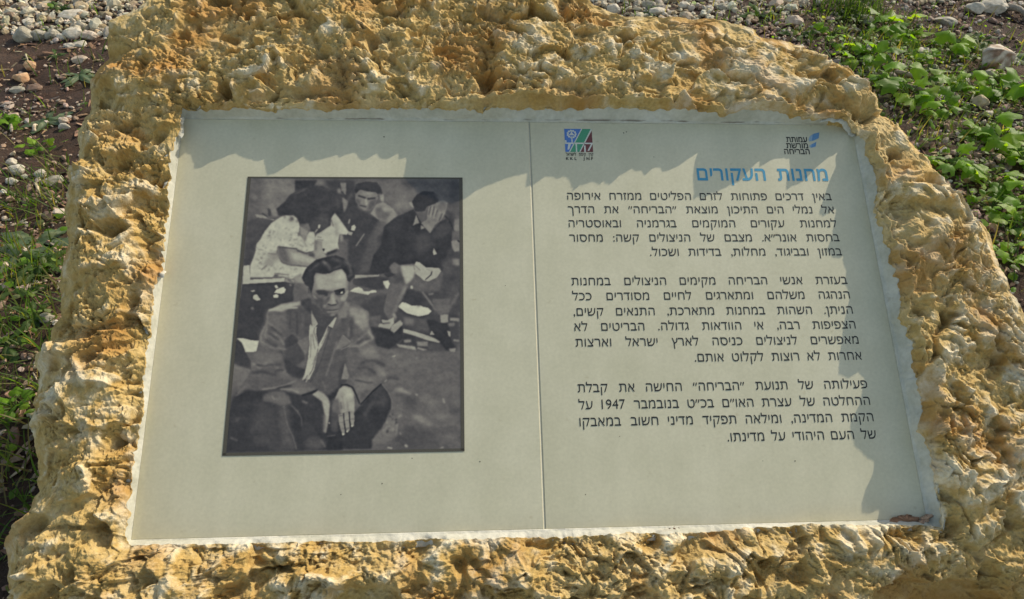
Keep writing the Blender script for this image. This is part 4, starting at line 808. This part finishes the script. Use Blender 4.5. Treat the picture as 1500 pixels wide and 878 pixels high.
def path_mask(x, y):                                       # pale gravel of the path behind the stone
    px, py = to_pix(np.stack([x, y, np.full_like(x, G0)], -1))
    edge = 57 + 9 * vn(x * 3.1, y * 0 + 3, 501) + 5 * vn(x * 11, y * 0, 502)
    edge = edge - 10 * sm(700, 1000, px) - 45 * sm(1060, 1240, px)
    return sm(edge + 5, edge - 5, py)
PALE = np.array([(.50, .44, .32), (.42, .37, .27), (.56, .50, .38), (.36, .33, .26), (.48, .38, .23), (.60, .55, .44), (.38, .30, .19), (.24, .18, .12)])
EARTH = np.array([(.30, .21, .15), (.42, .34, .27), (.22, .14, .10), (.48, .42, .35), (.36, .24, .17), (.27, .23, .19), (.55, .50, .43), (.40, .28, .22), (.17, .11, .08)])
def pick(table, n, p=None):
    c = table[rng.choice(len(table), n, p=p)]; return np.clip(c * rng.uniform(.8, 1.18, (n, 1)) * rng.normal(1, .03, (n, 3)), .02, .7)
def gravel():
    parts = []
    xy = scatter(60000, -3.2, 2.4, 2.1, 5.8, lambda x, y: path_mask(x, y)); n = len(xy)
    s = np.clip(rng.lognormal(math.log(.0145), .45, n), .007, .050)
    parts.append(pebbles(ICO2, xy, s, rng.uniform(.9, 1.45, n), rng.uniform(.7, 1.1, n), rng.uniform(.42, .85, n), pick(PALE, n), .14, .4, .3))
    # small stones on the soil
    xy = scatter(42000, -2.6, .2, .55, 3.6, lambda x, y: (1 - path_mask(x, y)) * np.clip(.50 + .7 * vn(x * 2.3, y * 2.3, 511), .10, 1) * np.where(to_pix(np.stack([x, y, 0 * x + G0], -1))[1] < 140, .35, 1)); n = len(xy)
    s = np.clip(rng.lognormal(math.log(.0082), .55, n), .004, .034)
    parts.append(pebbles(ICO1, xy, s, rng.uniform(.9, 1.6, n), rng.uniform(.7, 1.1, n), rng.uniform(.35, .8, n), pick(EARTH, n, [.18, .12, .16, .08, .14, .07, .06, .11, .08]), .15, .4, .3))
    xy = scatter(90000, .2, 3.2, .9, 5.4, lambda x, y: (1 - path_mask(x, y)) * np.clip(.5 + .7 * vn(x * 1.9, y * 1.9, 521), .12, 1)); n = len(xy)
    s = np.clip(rng.lognormal(math.log(.0095), .5, n), .004, .034)
    parts.append(pebbles(ICO1, xy, s, rng.uniform(.9, 1.5, n), rng.uniform(.7, 1.1, n), rng.uniform(.4, .8, n), pick(EARTH, n, [.17, .16, .10, .09, .16, .08, .06, .14, .04]), .15, .4, .3))
    xy = np.column_stack([rng.uniform(-3, 3.4, 14000), rng.uniform(-.9, 3.2, 14000)]); xy = xy[~under_stone(xy[:, 0], xy[:, 1]) & ~seen(xy[:, 0], xy[:, 1])]; n = len(xy)
    parts.append(pebbles(ICO1, xy, np.clip(rng.lognormal(math.log(.011), .55, n), .005, .04), rng.uniform(.9, 1.5, n), rng.uniform(.7, 1.1, n), rng.uniform(.4, .8, n), pick(EARTH, n), .15, .4, .3))
    V, F, C = join(parts); me = mesh_np('gravel', V, F, False); vcol(me, 'tint', C)
    tag(link('gravel', me, None, M_PEB), 'loose pale and brown gravel strewn over the soil', 'gravel', kind='stuff')
    parts = []
    for (x0, x1, y0, y1, m) in ((-2.4, .1, .6, 3.3, 9000), (.3, 3.4, 1.0, 5.8, 9000)):
        xy = scatter(m, x0, x1, y0, y1, lambda x, y: (1 - .8 * path_mask(x, y)) * np.clip(.5 + .8 * vn(x * 2.6, y * 2.6, 531), .05, 1)); n = len(xy)
        s = rng.uniform(.012, .055, n)
        parts.append(pebbles(ICO1, xy, s, np.ones(n), rng.uniform(.08, .38, n), rng.uniform(.04, .12, n), pick(np.array([(.20, .12, .075), (.36, .26, .17), (.13, .08, .055), (.46, .38, .27), (.28, .17, .10)]), n), .12, .25, .6))
    V, F, C = join(parts); me = mesh_np('wood_chips', V, F, False); vcol(me, 'tint', C)
    tag(link('wood_chips', me, None, M_DRY), 'brown wood chips and dry bits littering the soil', 'litter', kind='stuff')
gravel()

def blades(xy, L, wid, lean, col, seg=4, curl=.8):
    n = len(xy); t = np.linspace(0, 1, seg + 1)
    az = rng.uniform(0, 2 * np.pi, n); dx, dy = np.cos(az), np.sin(az)
    ang = lean[:, None] + curl * rng.uniform(.3, 1.2, n)[:, None] * t[None]
    st = L[:, None] / seg
    hx = np.concatenate([np.zeros((n, 1)), np.cumsum(np.sin(ang[:, :-1]) * st, 1)], 1); hz = np.concatenate([np.zeros((n, 1)), np.cumsum(np.cos(ang[:, :-1]) * st, 1)], 1)
    w = wid[:, None] * (1 - t[None] ** 1.6) * .5 + .0002
    b = gz(xy[:, 0], xy[:, 1])
    P = np.empty((n, seg + 1, 2, 3))
    for k, sg in ((0, -1), (1, 1)):
        P[:, :, k, 0] = xy[:, :1] + dx[:, None] * hx - dy[:, None] * w * sg
        P[:, :, k, 1] = xy[:, 1:] + dy[:, None] * hx + dx[:, None] * w * sg
        P[:, :, k, 2] = b[:, None] + np.maximum(hz, .001) - .002
    q = np.arange(seg)
    f = np.stack([q * 2, q * 2 + 1, q * 2 + 3, q * 2 + 2], -1)
    F = (f[None] + (np.arange(n) * (seg + 1) * 2)[:, None, None]).reshape(-1, 4)
    return P.reshape(-1, 3), F, np.repeat(col, (seg + 1) * 2, 0)
GREENS = np.array([(.065, .135, .022), (.09, .175, .028), (.12, .19, .04), (.06, .11, .03), (.14, .17, .05), (.22, .20, .09)])
def grass():
    parts = []
    def near(cx, cy, sp, m):
        g = ground_at(cx, cy); return np.column_stack([rng.normal(g[0], sp, m), rng.normal(g[1], sp, m)])
    L = []
    for cx, cy, sp, m in ((60, 290, .06, 80), (20, 300, .07, 80), (30, 370, .08, 70), (70, 400, .06, 60), (20, 440, .09, 80), (60, 470, .06, 60), (10, 520, .10, 130), (30, 600, .10, 150), (10, 700, .10, 130), (25, 770, .07, 90), (60, 250, .05, 50), (110, 110, .10, 26), (20, 180, .10, 40),
                          (1240, 60, .16, 160), (1300, 75, .16, 170), (1340, 95, .15, 150), (1290, 110, .12, 140), (1390, 85, .14, 120), (1440, 75, .18, 130), (1420, 120, .12, 100), (1340, 170, .12, 130), (1370, 215, .10, 110), (1330, 185, .07, 70), (1440, 200, .12, 110), (1490, 220, .12, 100), (1460, 290, .10, 110), (1490, 380, .08, 100), (1500, 150, .12, 100), (1180, 40, .16, 90), (1110, 28, .10, 60), (1350, 40, .2, 110), (940, 10, .12, 30), (1480, 60, .2, 60), (150, 50, .2, 30), (60, 45, .2, 30), (1290, 60, .2, 120)):
        L.append(near(cx, cy, sp, m))
    xy = np.concatenate(L); xy = xy[~under_stone(xy[:, 0], xy[:, 1])]; n = len(xy)
    ln = rng.uniform(.025, .085, n) * np.where(xy[:, 0] < 0, 1.15, .8)
    parts.append(blades(xy, ln, rng.uniform(.0018, .0045, n), rng.uniform(.1, 1.0, n), pick(GREENS, n)))
    V, F, C = join(parts); me = mesh_np('grass', V, F); vcol(me, 'tint', C)
    tag(link('grass', me, None, M_LEAF), 'thin green grass blades sprouting from the soil', 'grass', kind='stuff')
grass()

def leaf(L, wide, lobes, depth, cup, seedv, nring=3, na=26, elong=1.0):
    """a blade from the origin along +x; returns V, F, t (0 rib .. 1 rim)"""
    ph = np.linspace(-np.pi, np.pi, na, endpoint=False)
    r = (.62 + .38 * np.cos(ph * .96)) if elong <= 1 else (1 / np.sqrt(np.cos(ph) ** 2 + (np.sin(ph) * elong) ** 2))
    r = r * (1 + depth * np.cos(lobes * ph + np.pi * (lobes % 2 == 0)) + .05 * np.sin(13 * ph + seedv))
    bx, by = r * np.cos(ph), r * np.sin(ph) * wide
    mn = bx.min(); sc = L / (bx.max() - mn); cx0 = -mn * sc * (.35 if elong <= 1 else 1.0)
    V = [(cx0, 0, 0)]; T = [0.0]
    for k in range(1, nring + 1):
        q = k / nring
        for i in range(na):
            x, y = bx[i] * sc * q + cx0, by[i] * sc * q
            z = cup * (x * x / L * .9 + abs(y) ** 1.3 * L ** -.3 * 1.2) * (-.4) + .05 * L * math.sin(x / L * 9 + seedv) * q + .04 * L * math.sin(abs(y) / L * 12 + seedv * 2) * q
            V.append((x, y, z)); T.append(q)
    F3 = [(0, 1 + i, 1 + (i + 1) % na) for i in range(na)]; F4 = []
    for k in range(nring - 1):
        a = 1 + k * na
        F4 += [(a + i, a + na + i, a + na + (i + 1) % na, a + (i + 1) % na) for i in range(na)]
    return np.array(V), np.array(F3), np.array(F4), np.array(T)
def tube(pts, rad, n=6):
    pts = np.array(pts, float); rad = np.broadcast_to(np.asarray(rad, float), (len(pts),))
    tan = np.gradient(pts, axis=0); tan /= np.linalg.norm(tan, axis=1)[:, None] + 1e-9
    up = np.where(np.abs(tan[:, 2:3]) > .9, [[1., 0, 0]], [[0, 0, 1.]])
    a = np.cross(tan, up); a /= np.linalg.norm(a, axis=1)[:, None]; b = np.cross(tan, a)
    th = np.linspace(0, 2 * np.pi, n, endpoint=False)
    V = pts[:, None] + (a[:, None] * np.cos(th)[None, :, None] + b[:, None] * np.sin(th)[None, :, None]) * rad[:, None, None]
    return V.reshape(-1, 3), grid_faces(len(pts), n, True)
def weed(px, py, size, kind, label, name='weed_plant', cat='plant', group=None, n=None):
    """size in picture pixels across; kind: 'lobed', 'round', 'pale' or 'fern'"""
    g = ground_at(px, py); rr = random.Random(int(px * 31 + py * 7))
    wid = 1.32 * size / FPX * np.linalg.norm(g - CAM)
    root = empty(name, tuple(g)); tag(root, label, cat, group)
    n = n or {'lobed': 11, 'round': 10, 'pale': 6, 'fern': 7}[kind]
    VV, F3, F4, CC = [], [], [], []; nv = 0; SV, SF, sn = [], [], 0
    for k in range(n):
        az = k * 2.399 + rr.uniform(-.4, .4); f = rr.uniform(.65, 1.1)
        if kind == 'lobed': Lf, pet, rise, arg = wid * .30 * f, wid * .34 * f * rr.uniform(.5, 1.2), rr.uniform(.2, 1.1), dict(wide=1.1, lobes=5 + 2 * (k % 2), depth=.22, cup=1.0)
        elif kind == 'round': Lf, pet, rise, arg = wid * .25 * f, wid * .34 * f * rr.uniform(.5, 1.1), rr.uniform(.2, 1.0), dict(wide=1.0, lobes=5, depth=.11, cup=.8)
        elif kind == 'pale': Lf, pet, rise, arg = wid * .52 * f, wid * .04, rr.uniform(.02, .45), dict(wide=1.0, lobes=9, depth=.09, cup=1.4, elong=2.3)
        else: Lf, pet, rise, arg = wid * .46 * f, wid * .10 * f, rr.uniform(.1, .7), dict(wide=1.0, lobes=11, depth=.20, cup=1.2, elong=2.6)
        V, a3, a4, T = leaf(Lf, seedv=rr.uniform(0, 6), **arg)
        tip = np.array([pet * math.cos(rise) * math.cos(az), pet * math.cos(rise) * math.sin(az), pet * math.sin(rise) + .006])
        tl = rr.uniform(-.75, .45) if kind in ('lobed', 'round') else -rise * .8
        rl = rr.uniform(-.5, .5)
        M = np.array((Matrix.Rotation(az + rr.uniform(-.3, .3), 3, 'Z') @ Matrix.Rotation(tl, 3, 'Y') @ Matrix.Rotation(rl, 3, 'X')))
        W = V @ M.T + tip; W[:, 2] = np.maximum(W[:, 2], .004)
        if kind == 'pale': c0, c1 = np.array((.34, .40, .27)), np.array((.16, .235, .13))
        elif kind == 'fern': c0, c1 = np.array((.14, .20, .07)), np.array((.075, .14, .035))
        else:
            c1 = np.array(rr.choice(((.15, .30, .02), (.19, .35, .025), (.12, .25, .02), (.22, .36, .035)))); c0 = c1 * 1.35
        c = c0 + (c1 - c0) * np.clip(T * 1.6, 0, 1)[:, None]; c = c * rr.uniform(.85, 1.15)
        VV.append(W); CC.append(c); F3.append(a3 + nv); F4.append(a4 + nv); nv += len(W)
        bend = np.array([[0, 0, 0], tip * [.45, .45, .62], tip + np.array([math.cos(az), math.sin(az), 0]) * Lf * .12])
        v, f_ = tube(bend, [.0022, .0017, .0012]); SV.append(v); SF.append(f_ + sn); sn += len(v)
    org = g
    me = mesh_np('foliage', np.concatenate(VV) + g, [np.concatenate(F3), np.concatenate(F4)]); vcol(me, 'tint', np.concatenate(CC)); link('foliage', me, root, M_LEAF)
    me = mesh_np('stem', np.concatenate(SV) + g, np.concatenate(SF)); vcol(me, 'tint', np.full((sn, 3), (.13, .19, .06))); link('stem', me, root, M_LEAF)
GR, GL = 'weeds growing right of the stone', 'weeds growing left of the stone'
for a in (
    (1236, 84, 44, 'round', 'bright round-leaved weed peeking over the upper right rim of the stone', GR), (1272, 98, 58, 'lobed', 'dense green weed behind the highest bend of the right rim', GR), (1281, 122, 46, 'fern', 'grey-green weed wedged between stone rim and upper twig', GR),
    (1300, 136, 58, 'lobed', 'large lobed weed touching the stone just left of the lower twig', GR), (1328, 158, 70, 'lobed', 'broad bright lobed weed below the lower end of the two twigs', GR), (1368, 168, 46, 'lobed', 'low lobed weed under the tip of the lower twig', GR),
    (1296, 48, 66, 'lobed', 'leafy weed patch above the stone, right of the grass tuft', GR), (1326, 54, 56, 'lobed', 'second leafy patch further right, left of the bare soil', GR), (1236, 32, 40, 'fern', 'small feathery weed just below the grass tuft', GR),
    (1352, 90, 40, 'round', 'small weed directly under the flat pale stone', GR), (1362, 103, 32, 'pale', 'whitish-leaved weed below the flat pale stone', GR), (1392, 72, 52, 'lobed', 'weed between the flat pale stone and the round boulder', GR), (1440, 78, 64, 'fern', 'feathery weed right above the round brown boulder', GR), (1484, 82, 46, 'pale', 'pale weed right of the round brown boulder', GR),
    (1384, 122, 54, 'round', 'upright round-leaved weed right of the upper twig end', GR), (1412, 138, 48, 'round', 'weed with one big round leaf left of the yellowish stone', GR), (1372, 143, 38, 'pale', 'glossy pale weed close to the lower twig', GR), (1464, 124, 30, 'round', 'single round-leaved seedling under the brown boulder', GR),
    (1454, 148, 50, 'round', 'dark round-leaved weed right of the yellowish stone', GR), (1486, 152, 64, 'lobed', 'big green weed at the right edge below the boulder', GR), (1426, 208, 62, 'lobed', 'spreading bright weed above the pair of tan stones', GR), (1462, 216, 56, 'lobed', 'bright weed beside the spreading one towards the right edge', GR),
    (1384, 256, 56, 'lobed', 'tall bright weed leaning on the middle of the right rim', GR), (1450, 284, 64, 'lobed', 'brightest scalloped weed, standing alone in dark soil', GR), (1424, 262, 40, 'round', 'small weed left of the brightest scalloped weed', GR), (1486, 312, 58, 'lobed', 'weed low at the right edge above the rim', GR),
    (1480, 345, 60, 'round', 'round-leaved weed crowding the right rim near the edge', GR), (1478, 388, 56, 'round', 'lowest round-leaved weed in view, by the right rim', GR), (1498, 250, 50, 'lobed', 'leafy weed cut by the right picture edge', GR), (1446, 316, 44, 'round', 'weed touching the rim below the brightest weed', GR),
    (1112, 29, 40, 'fern', 'yellow-green weed in the gravel above the stone top', GR), (1168, 62, 40, 'fern', 'low weed tuft just above the sloping upper rim', GR), (952, 22, 26, 'fern', 'tiny weed sprig at the gravel above the top rim', GR), (1216, 62, 40, 'round', 'low round weed left of the leafy patches', GR), (1440, 52, 30, 'fern', 'small sprig on the bare red soil', GR),
    (116, 112, 40, 'pale', 'pale blue-green rosette weed beside the upper left rim', GL), (68, 172, 40, 'pale', 'pale three-leaved weed on the wood chips at left', GL), (56, 212, 34, 'round', 'small dark weed below the three-leaved one', GL), (46, 352, 74, 'pale', 'big silvery thistle-like rosette left of the stone', GL), (24, 376, 70, 'pale', 'silvery rosette cut by the left picture edge', GL),
    (62, 386, 56, 'fern', 'green toothed weed under the silvery rosettes', GL), (24, 428, 62, 'fern', 'dark feathery weed further down the left edge', GL), (52, 470, 46, 'fern', 'feathery weed by the first bulge of the left rim', GL), (30, 608, 46, 'round', 'shaded round-leaved weed at the lower left', GL), (14, 512, 56, 'fern', 'shaded feathery weed low at the left edge', GL),
    (14, 180, 32, 'lobed', 'small leafy weed at the left edge in the chips', GL), (84, 88, 22, 'fern', 'tiny sprig in dark soil below the gravel', GL), (88, 18, 26, 'fern', 'tiny green tuft in the pale gravel', GL)):
    weed(*a[:5], group=a[5])
def ground_cover():
    VV, F3, F4, CC = [], [], [], []; nv = 0; rr = random.Random(77)
    for cx, cy, sp, m in ((1260, 95, .12, 150), (1300, 60, .16, 220), (1340, 60, .14, 160), (1310, 120, .12, 170), (1350, 160, .10, 130), (1390, 90, .14, 150), (1440, 80, .16, 170), (1400, 130, .12, 120), (1430, 200, .10, 150), (1470, 210, .10, 150), (1375, 245, .08, 120), (1450, 290, .10, 190), (1485, 330, .08, 150), (1480, 390, .07, 140), (1470, 150, .10, 100), (1180, 55, .14, 90), (1120, 30, .12, 70), (1380, 40, .25, 90),
                          (60, 190, .10, 30), (40, 340, .07, 70), (60, 400, .06, 70), (20, 440, .08, 60), (50, 470, .05, 40), (20, 540, .08, 60), (20, 620, .08, 60), (80, 45, .2, 40)):
        g = ground_at(cx, cy)
        for _ in range(int(m * .42)):
            x, y = rr.gauss(g[0], sp), rr.gauss(g[1], sp)
            if under_stone(x, y): continue
            V, a3, a4, T = leaf(rr.uniform(.010, .026), rr.uniform(.55, 1.0), rr.choice((3, 5)), .10, .6, rr.uniform(0, 6), 2, 10, rr.choice((1.0, 1.0, 2.2)))
            Mx = np.array(Matrix.Rotation(rr.uniform(0, 6.28), 3, 'Z') @ Matrix.Rotation(rr.uniform(-.9, .3), 3, 'Y') @ Matrix.Rotation(rr.uniform(-.6, .6), 3, 'X'))
            W = V @ Mx.T + [x, y, gz(x, y) + rr.uniform(.006, .03)]
            c = np.array(rr.choice(((.13, .27, .02), (.16, .30, .03), (.10, .19, .02), (.19, .28, .05), (.22, .27, .12)))) * rr.uniform(.8, 1.1)
            VV.append(W); F3.append(a3 + nv); F4.append(a4 + nv); CC.append(np.repeat(c[None], len(W), 0)); nv += len(W)
    me = mesh_np('low_weeds', np.concatenate(VV), [np.concatenate(F3), np.concatenate(F4)]); vcol(me, 'tint', np.concatenate(CC))
    tag(link('low_weeds', me, None, M_LEAF), 'carpet of tiny green seedlings between the bigger weeds', 'ground cover', kind='stuff')
ground_cover()
def grass_tuft(px, py, label):
    g = ground_at(px, py); n = 300
    xy = np.column_stack([g[0] + .075 * np.clip(rng.normal(0, 1, n), -1.7, 1.7), g[1] + .045 * np.clip(rng.normal(0, 1, n), -1.7, 1.7)])
    V, F, C = blades(xy, rng.uniform(.05, .13, n), rng.uniform(.002, .0045, n), rng.uniform(.1, .8, n), pick(GREENS[[0, 3]] * .7, n), 5, .7)
    me = mesh_np('grass_tuft', V, F); vcol(me, 'tint', C); tag(link('grass_tuft', me, None, M_LEAF, tuple(g)), label, 'grass tuft')
grass_tuft(1242, 22, 'thick tuft of long dark green grass at the top edge')

def rock(px, py, w, col, label, flat=.6, name='ground_stone', grp=None, sub=3, lx=1.0):
    g = ground_at(px, py); wid = w / FPX * np.linalg.norm(g - CAM); V, F = ICO5 if w > 30 else ICO3 if sub == 3 else ICO2
    rr = np.random.default_rng(int(px * 17 + py)); o = rr.uniform(-20, 20, 3)
    d = 1 + .16 * vn(V[:, 0] * 1.5 + o[0], V[:, 1] * 1.5 + V[:, 2] * 1.2 + o[1], 601) + .06 * vn(V[:, 0] * 4 + o[2], V[:, 1] * 4 + V[:, 2] * 3.1, 602) + .02 * vn(V[:, 0] * 11, V[:, 1] * 11 + V[:, 2] * 9, 603)
    P = V * d[:, None]
    for _ in range(7 if w > 20 else 4):                                     # broken faces
        nr = rr.normal(size=3); nr /= np.linalg.norm(nr); k = P @ nr; c = rr.uniform(.62, .85); ex = np.maximum(k - c, 0); P = P - ex[:, None] * nr * .9
    a = rr.uniform(-.5, .5); ca, sa = math.cos(a), math.sin(a)
    P = P * [wid * .5 * lx, wid * .40, wid * .5 * flat]; P = np.stack([P[:, 0] * ca - P[:, 1] * sa, P[:, 0] * sa + P[:, 1] * ca, P[:, 2]], -1)
    P = P + g + [0, 0, wid * flat * .26]
    m = .5 + .5 * np.clip(2.2 * vn(V[:, 0] * 1.8 + o[0], V[:, 1] * 1.8 + V[:, 2] * 2 + o[1], 604), -1, 1)
    C = np.array(col[0])[None] * m[:, None] + np.array(col[1])[None] * (1 - m[:, None])
    me = mesh_np(name, P, F, w > 30); vcol(me, 'tint', C)
    tag(link(name, me, None, M_PEB, tuple(g)), label, 'stone', grp)
CR, TN, GY, OR, YL = ((.58, .54, .45), (.48, .43, .34)), ((.45, .34, .25), (.55, .47, .38)), ((.40, .37, .30), (.29, .27, .21)), ((.50, .28, .15), (.58, .40, .24)), ((.55, .45, .25), (.48, .40, .28))
BB = ((.24, .15, .09), (.58, .52, .43))
SG, SL = 'stones lying right of the boulder', 'stones lying left of the boulder'
for a in ((1455, 98, 42, BB, 'round fist-sized boulder, brown one side and whitish the other', .95, SG), (1350, 80, 26, CR, 'flat cream stone among weeds above the twigs', .45, SG), (1448, 114, 18, TN, 'small tan stone leaning below the brown boulder', .8, SG), (1465, 117, 13, TN, 'tiny pinkish stone right under the brown boulder', .8, SG), (1431, 160, 22, YL, 'yellowish stone right of the lower twig', .8, SG),
          (1428, 10, 24, CR, 'pale grey stone left of the long pale one, top right', .6, SG), (1455, 7, 34, CR, 'long pale stone at the top right edge', .5, SG), (1387, 26, 26, GY, 'grey flattish stone on bare soil, top right', .5, SG), (1408, 232, 18, TN, 'tan stone, right one of the pair beside the right rim', .7, SG), (1378, 232, 14, CR, 'pale stone, left one of the pair beside the right rim', .7, SG), (1444, 176, 14, CR, 'small white stone below the yellowish stone', .7, SG), (1270, 32, 22, GY, 'grey-tan stone below the grass tuft', .6, SG),
          (899, 14, 20, CR, 'pale stone in the gravel nearest the notch of the top rim', .7, None), (951, 8, 20, GY, 'grey stone in the gravel at the top edge', .6, None), (1001, 15, 18, CR, 'light wedge-shaped stone above the middle of the top rim', .6, None), (1056, 20, 15, GY, 'small grey stone above the top rim, right part', .7, None), (962, 21, 22, CR, 'cream stone lying against the top rim', .6, None), (1160, 44, 24, TN, 'dull tan stone above the sloping rim', .6, None), (1136, 14, 22, TN, 'crumbly reddish stone in the gravel, top', .7, None),
          (38, 62, 26, GY, 'grey triangular stone on the gravel border at left', .8, SL), (60, 59, 18, GY, 'greenish grey stone right of the triangular one', .8, SL), (80, 59, 18, GY, 'darker grey stone on the gravel border', .8, SL), (93, 60, 14, CR, 'long cream stone on the gravel border', .6, SL), (110, 30, 36, CR, 'largest flat slab in the pale gravel', .3, SL), (110, 57, 24, CR, 'cream stone close to the gravel border end', .6, SL), (133, 59, 22, TN, 'tan stone at the right end of the gravel border', .5, SL), (104, 72, 15, CR, 'flat white stone just below the gravel border', .4, SL), (120, 70, 17, CR, 'cream flat stone near the upper left rim', .4, SL),
          (47, 103, 15, OR, 'small orange stone in dark soil', .9, SL), (33, 117, 23, OR, 'larger orange-brown stone below the small orange one', .5, SL), (50, 130, 20, ((.16, .10, .07), (.22, .15, .11)), 'dark brown stone in the soil', .4, SL), (26, 133, 18, GY, 'pale grey flat stone below the orange one', .4, SL), (118, 92, 19, TN, 'brownish flat stone next to the pale rosette', .5, SL),
          (73, 258, 30, GY, 'grey slab leaning in the grass left of the stone', .35, SL), (23, 246, 20, CR, 'rounded cream stone at left among chips', .75, SL), (15, 234, 13, CR, 'smaller cream stone above the rounded one', .7, SL), (56, 248, 17, CR, 'white stone left of the grey slab', .6, SL), (15, 262, 16, CR, 'long pale stone below the rounded cream one', .5, SL), (93, 183, 14, CR, 'white-grey stone near the rim on the chips', .7, SL), (92, 174, 14, TN, 'tan stone near the rim on the chips', .6, SL), (72, 473, 20, GY, 'mottled grey stone tucked against the left rim', .6, SL), (8, 390, 15, TN, 'brownish stone by the silvery rosettes', .7, SL)):
    rock(*a[:6], grp=a[6])

def twig(p0, p1, w, label, col=(.36, .29, .22), name='twig'):
    a, b = ground_at(*p0), ground_at(*p1); d = np.linalg.norm(b - a); r = w / FPX * np.linalg.norm(a - CAM) * .5
    t = np.linspace(0, 1, 14); rr = np.random.default_rng(int(p0[0] * 13 + p1[1]))
    side = np.array([-(b - a)[1], (b - a)[0], 0]) / d
    pts = a + np.outer(t, b - a) + np.outer(.02 * d * np.cumsum(rr.normal(0, .5, 14)) * np.sin(np.pi * t), side) + np.outer(np.full(14, r * .9) + .012 * np.sin(np.pi * t), [0, 0, 1])
    rad = r * (1 - .45 * t) * (1 + .12 * rr.normal(size=14)); rad[0] *= .8; rad[-1] *= .6
    V, F = tube(pts, rad, 9)
    n = len(V); ca = len(pts) * 9
    Vc = np.concatenate([V, [pts[0], pts[-1]]]); k = np.arange(9)
    F3 = np.concatenate([np.stack([np.full(9, ca), (k + 1) % 9, k], -1), np.stack([np.full(9, ca + 1), k + ca - 9, (k + 1) % 9 + ca - 9], -1)])
    me = mesh_np(name, Vc, [F, F3]); vcol(me, 'tint', np.array(col)[None] * np.random.default_rng(3).uniform(.8, 1.2, (len(Vc), 1)))
    tag(link(name, me, None, M_DRY, tuple(a)), label, 'twig')
twig((1308, 113), (1347, 134), 6.5, 'upper of two thick grey twigs right of the stone')
twig((1325, 136), (1378, 164), 7.5, 'lower and longer of two thick grey twigs', (.30, .25, .20))
twig((1424, 142), (1418, 157), 3.5, 'short whitish twig stub left of the yellowish stone', (.55, .48, .36))
twig((1475, 6), (1512, 20), 9, 'thick grey branch at the top right corner', (.30, .26, .21))
twig((1192, 18), (1222, 2), 8, 'pale forked stick left of the grass tuft', (.50, .45, .38))
twig((3, 508), (44, 492), 5, 'brown twig lying in the shade left of the stone', (.28, .22, .16))
twig((15, 190), (24, 174), 4.5, 'short pale stick among the chips at left', (.52, .43, .33))
twig((48, 188), (54, 180), 4.5, 'stubby cream stick by the three-leaved weed', (.58, .48, .36))
twig((40, 84), (45, 98), 2.5, 'thin dry stalk standing in dark soil', (.40, .36, .24))
twig((48, 262), (58, 284), 4, 'thin straw stalk in front of the grey slab', (.50, .42, .27))
twig((1240, 50), (1262, 50), 2.5, 'thin pale straw above the stone by the leafy patch', (.52, .44, .33))
twig((1300, 30), (1312, 16), 2.5, 'thin tan stalk right of the grass tuft', (.46, .38, .26))

def dry_leaf(px, py, w, h, label, col, az):
    uv_ = on_plane(px, py, .006); c = to_world(uv_[0], uv_[1], .0085)
    V, a3, a4, T = leaf(w, .62, 7, .07, 0, az, 6, 44, 1.7)
    x, y = V[:, 0] - w * .5, V[:, 1]
    z = h * np.exp(-(y / (w * .22)) ** 2) - .3 * h * (x / w) ** 2 + .0016 * np.sin(x / w * 16 + az) + .0016 * np.sin(y / w * 27 + x / w * 9)
    ca, sa = math.cos(az), math.sin(az)
    P = c + np.outer(x * ca - y * sa, EX) + np.outer(x * sa + y * ca, EY) + np.outer(z - .004, EN)
    me = mesh_np('dry_leaf', P, [a3, a4]); cc = np.array(col)[None] * (1.25 - .45 * T + .25 * np.sin(np.arctan2(V[:, 1], V[:, 0] - w * .5) * 9))[:, None]
    vcol(me, 'tint', cc); o = link('dry_leaf', me, None, M_DRY, tuple(c)); md = o.modifiers.new('thickness', 'SOLIDIFY'); md.thickness = .0008
    tag(o, label, 'dry leaf')
dry_leaf(1325, 763, .040, .003, 'flat reddish-brown dry leaf in the lower right corner of the recess', (.30, .17, .10), .1)
dry_leaf(1354, 761, .024, .006, 'curled pale brown dry leaf in the lower right corner of the recess', (.50, .34, .23), .5)
dry_leaf(986, 776, .016, .003, 'small dark dry leaf flake on the lower lip of the recess', (.14, .07, .04), .2)
#NAT1#
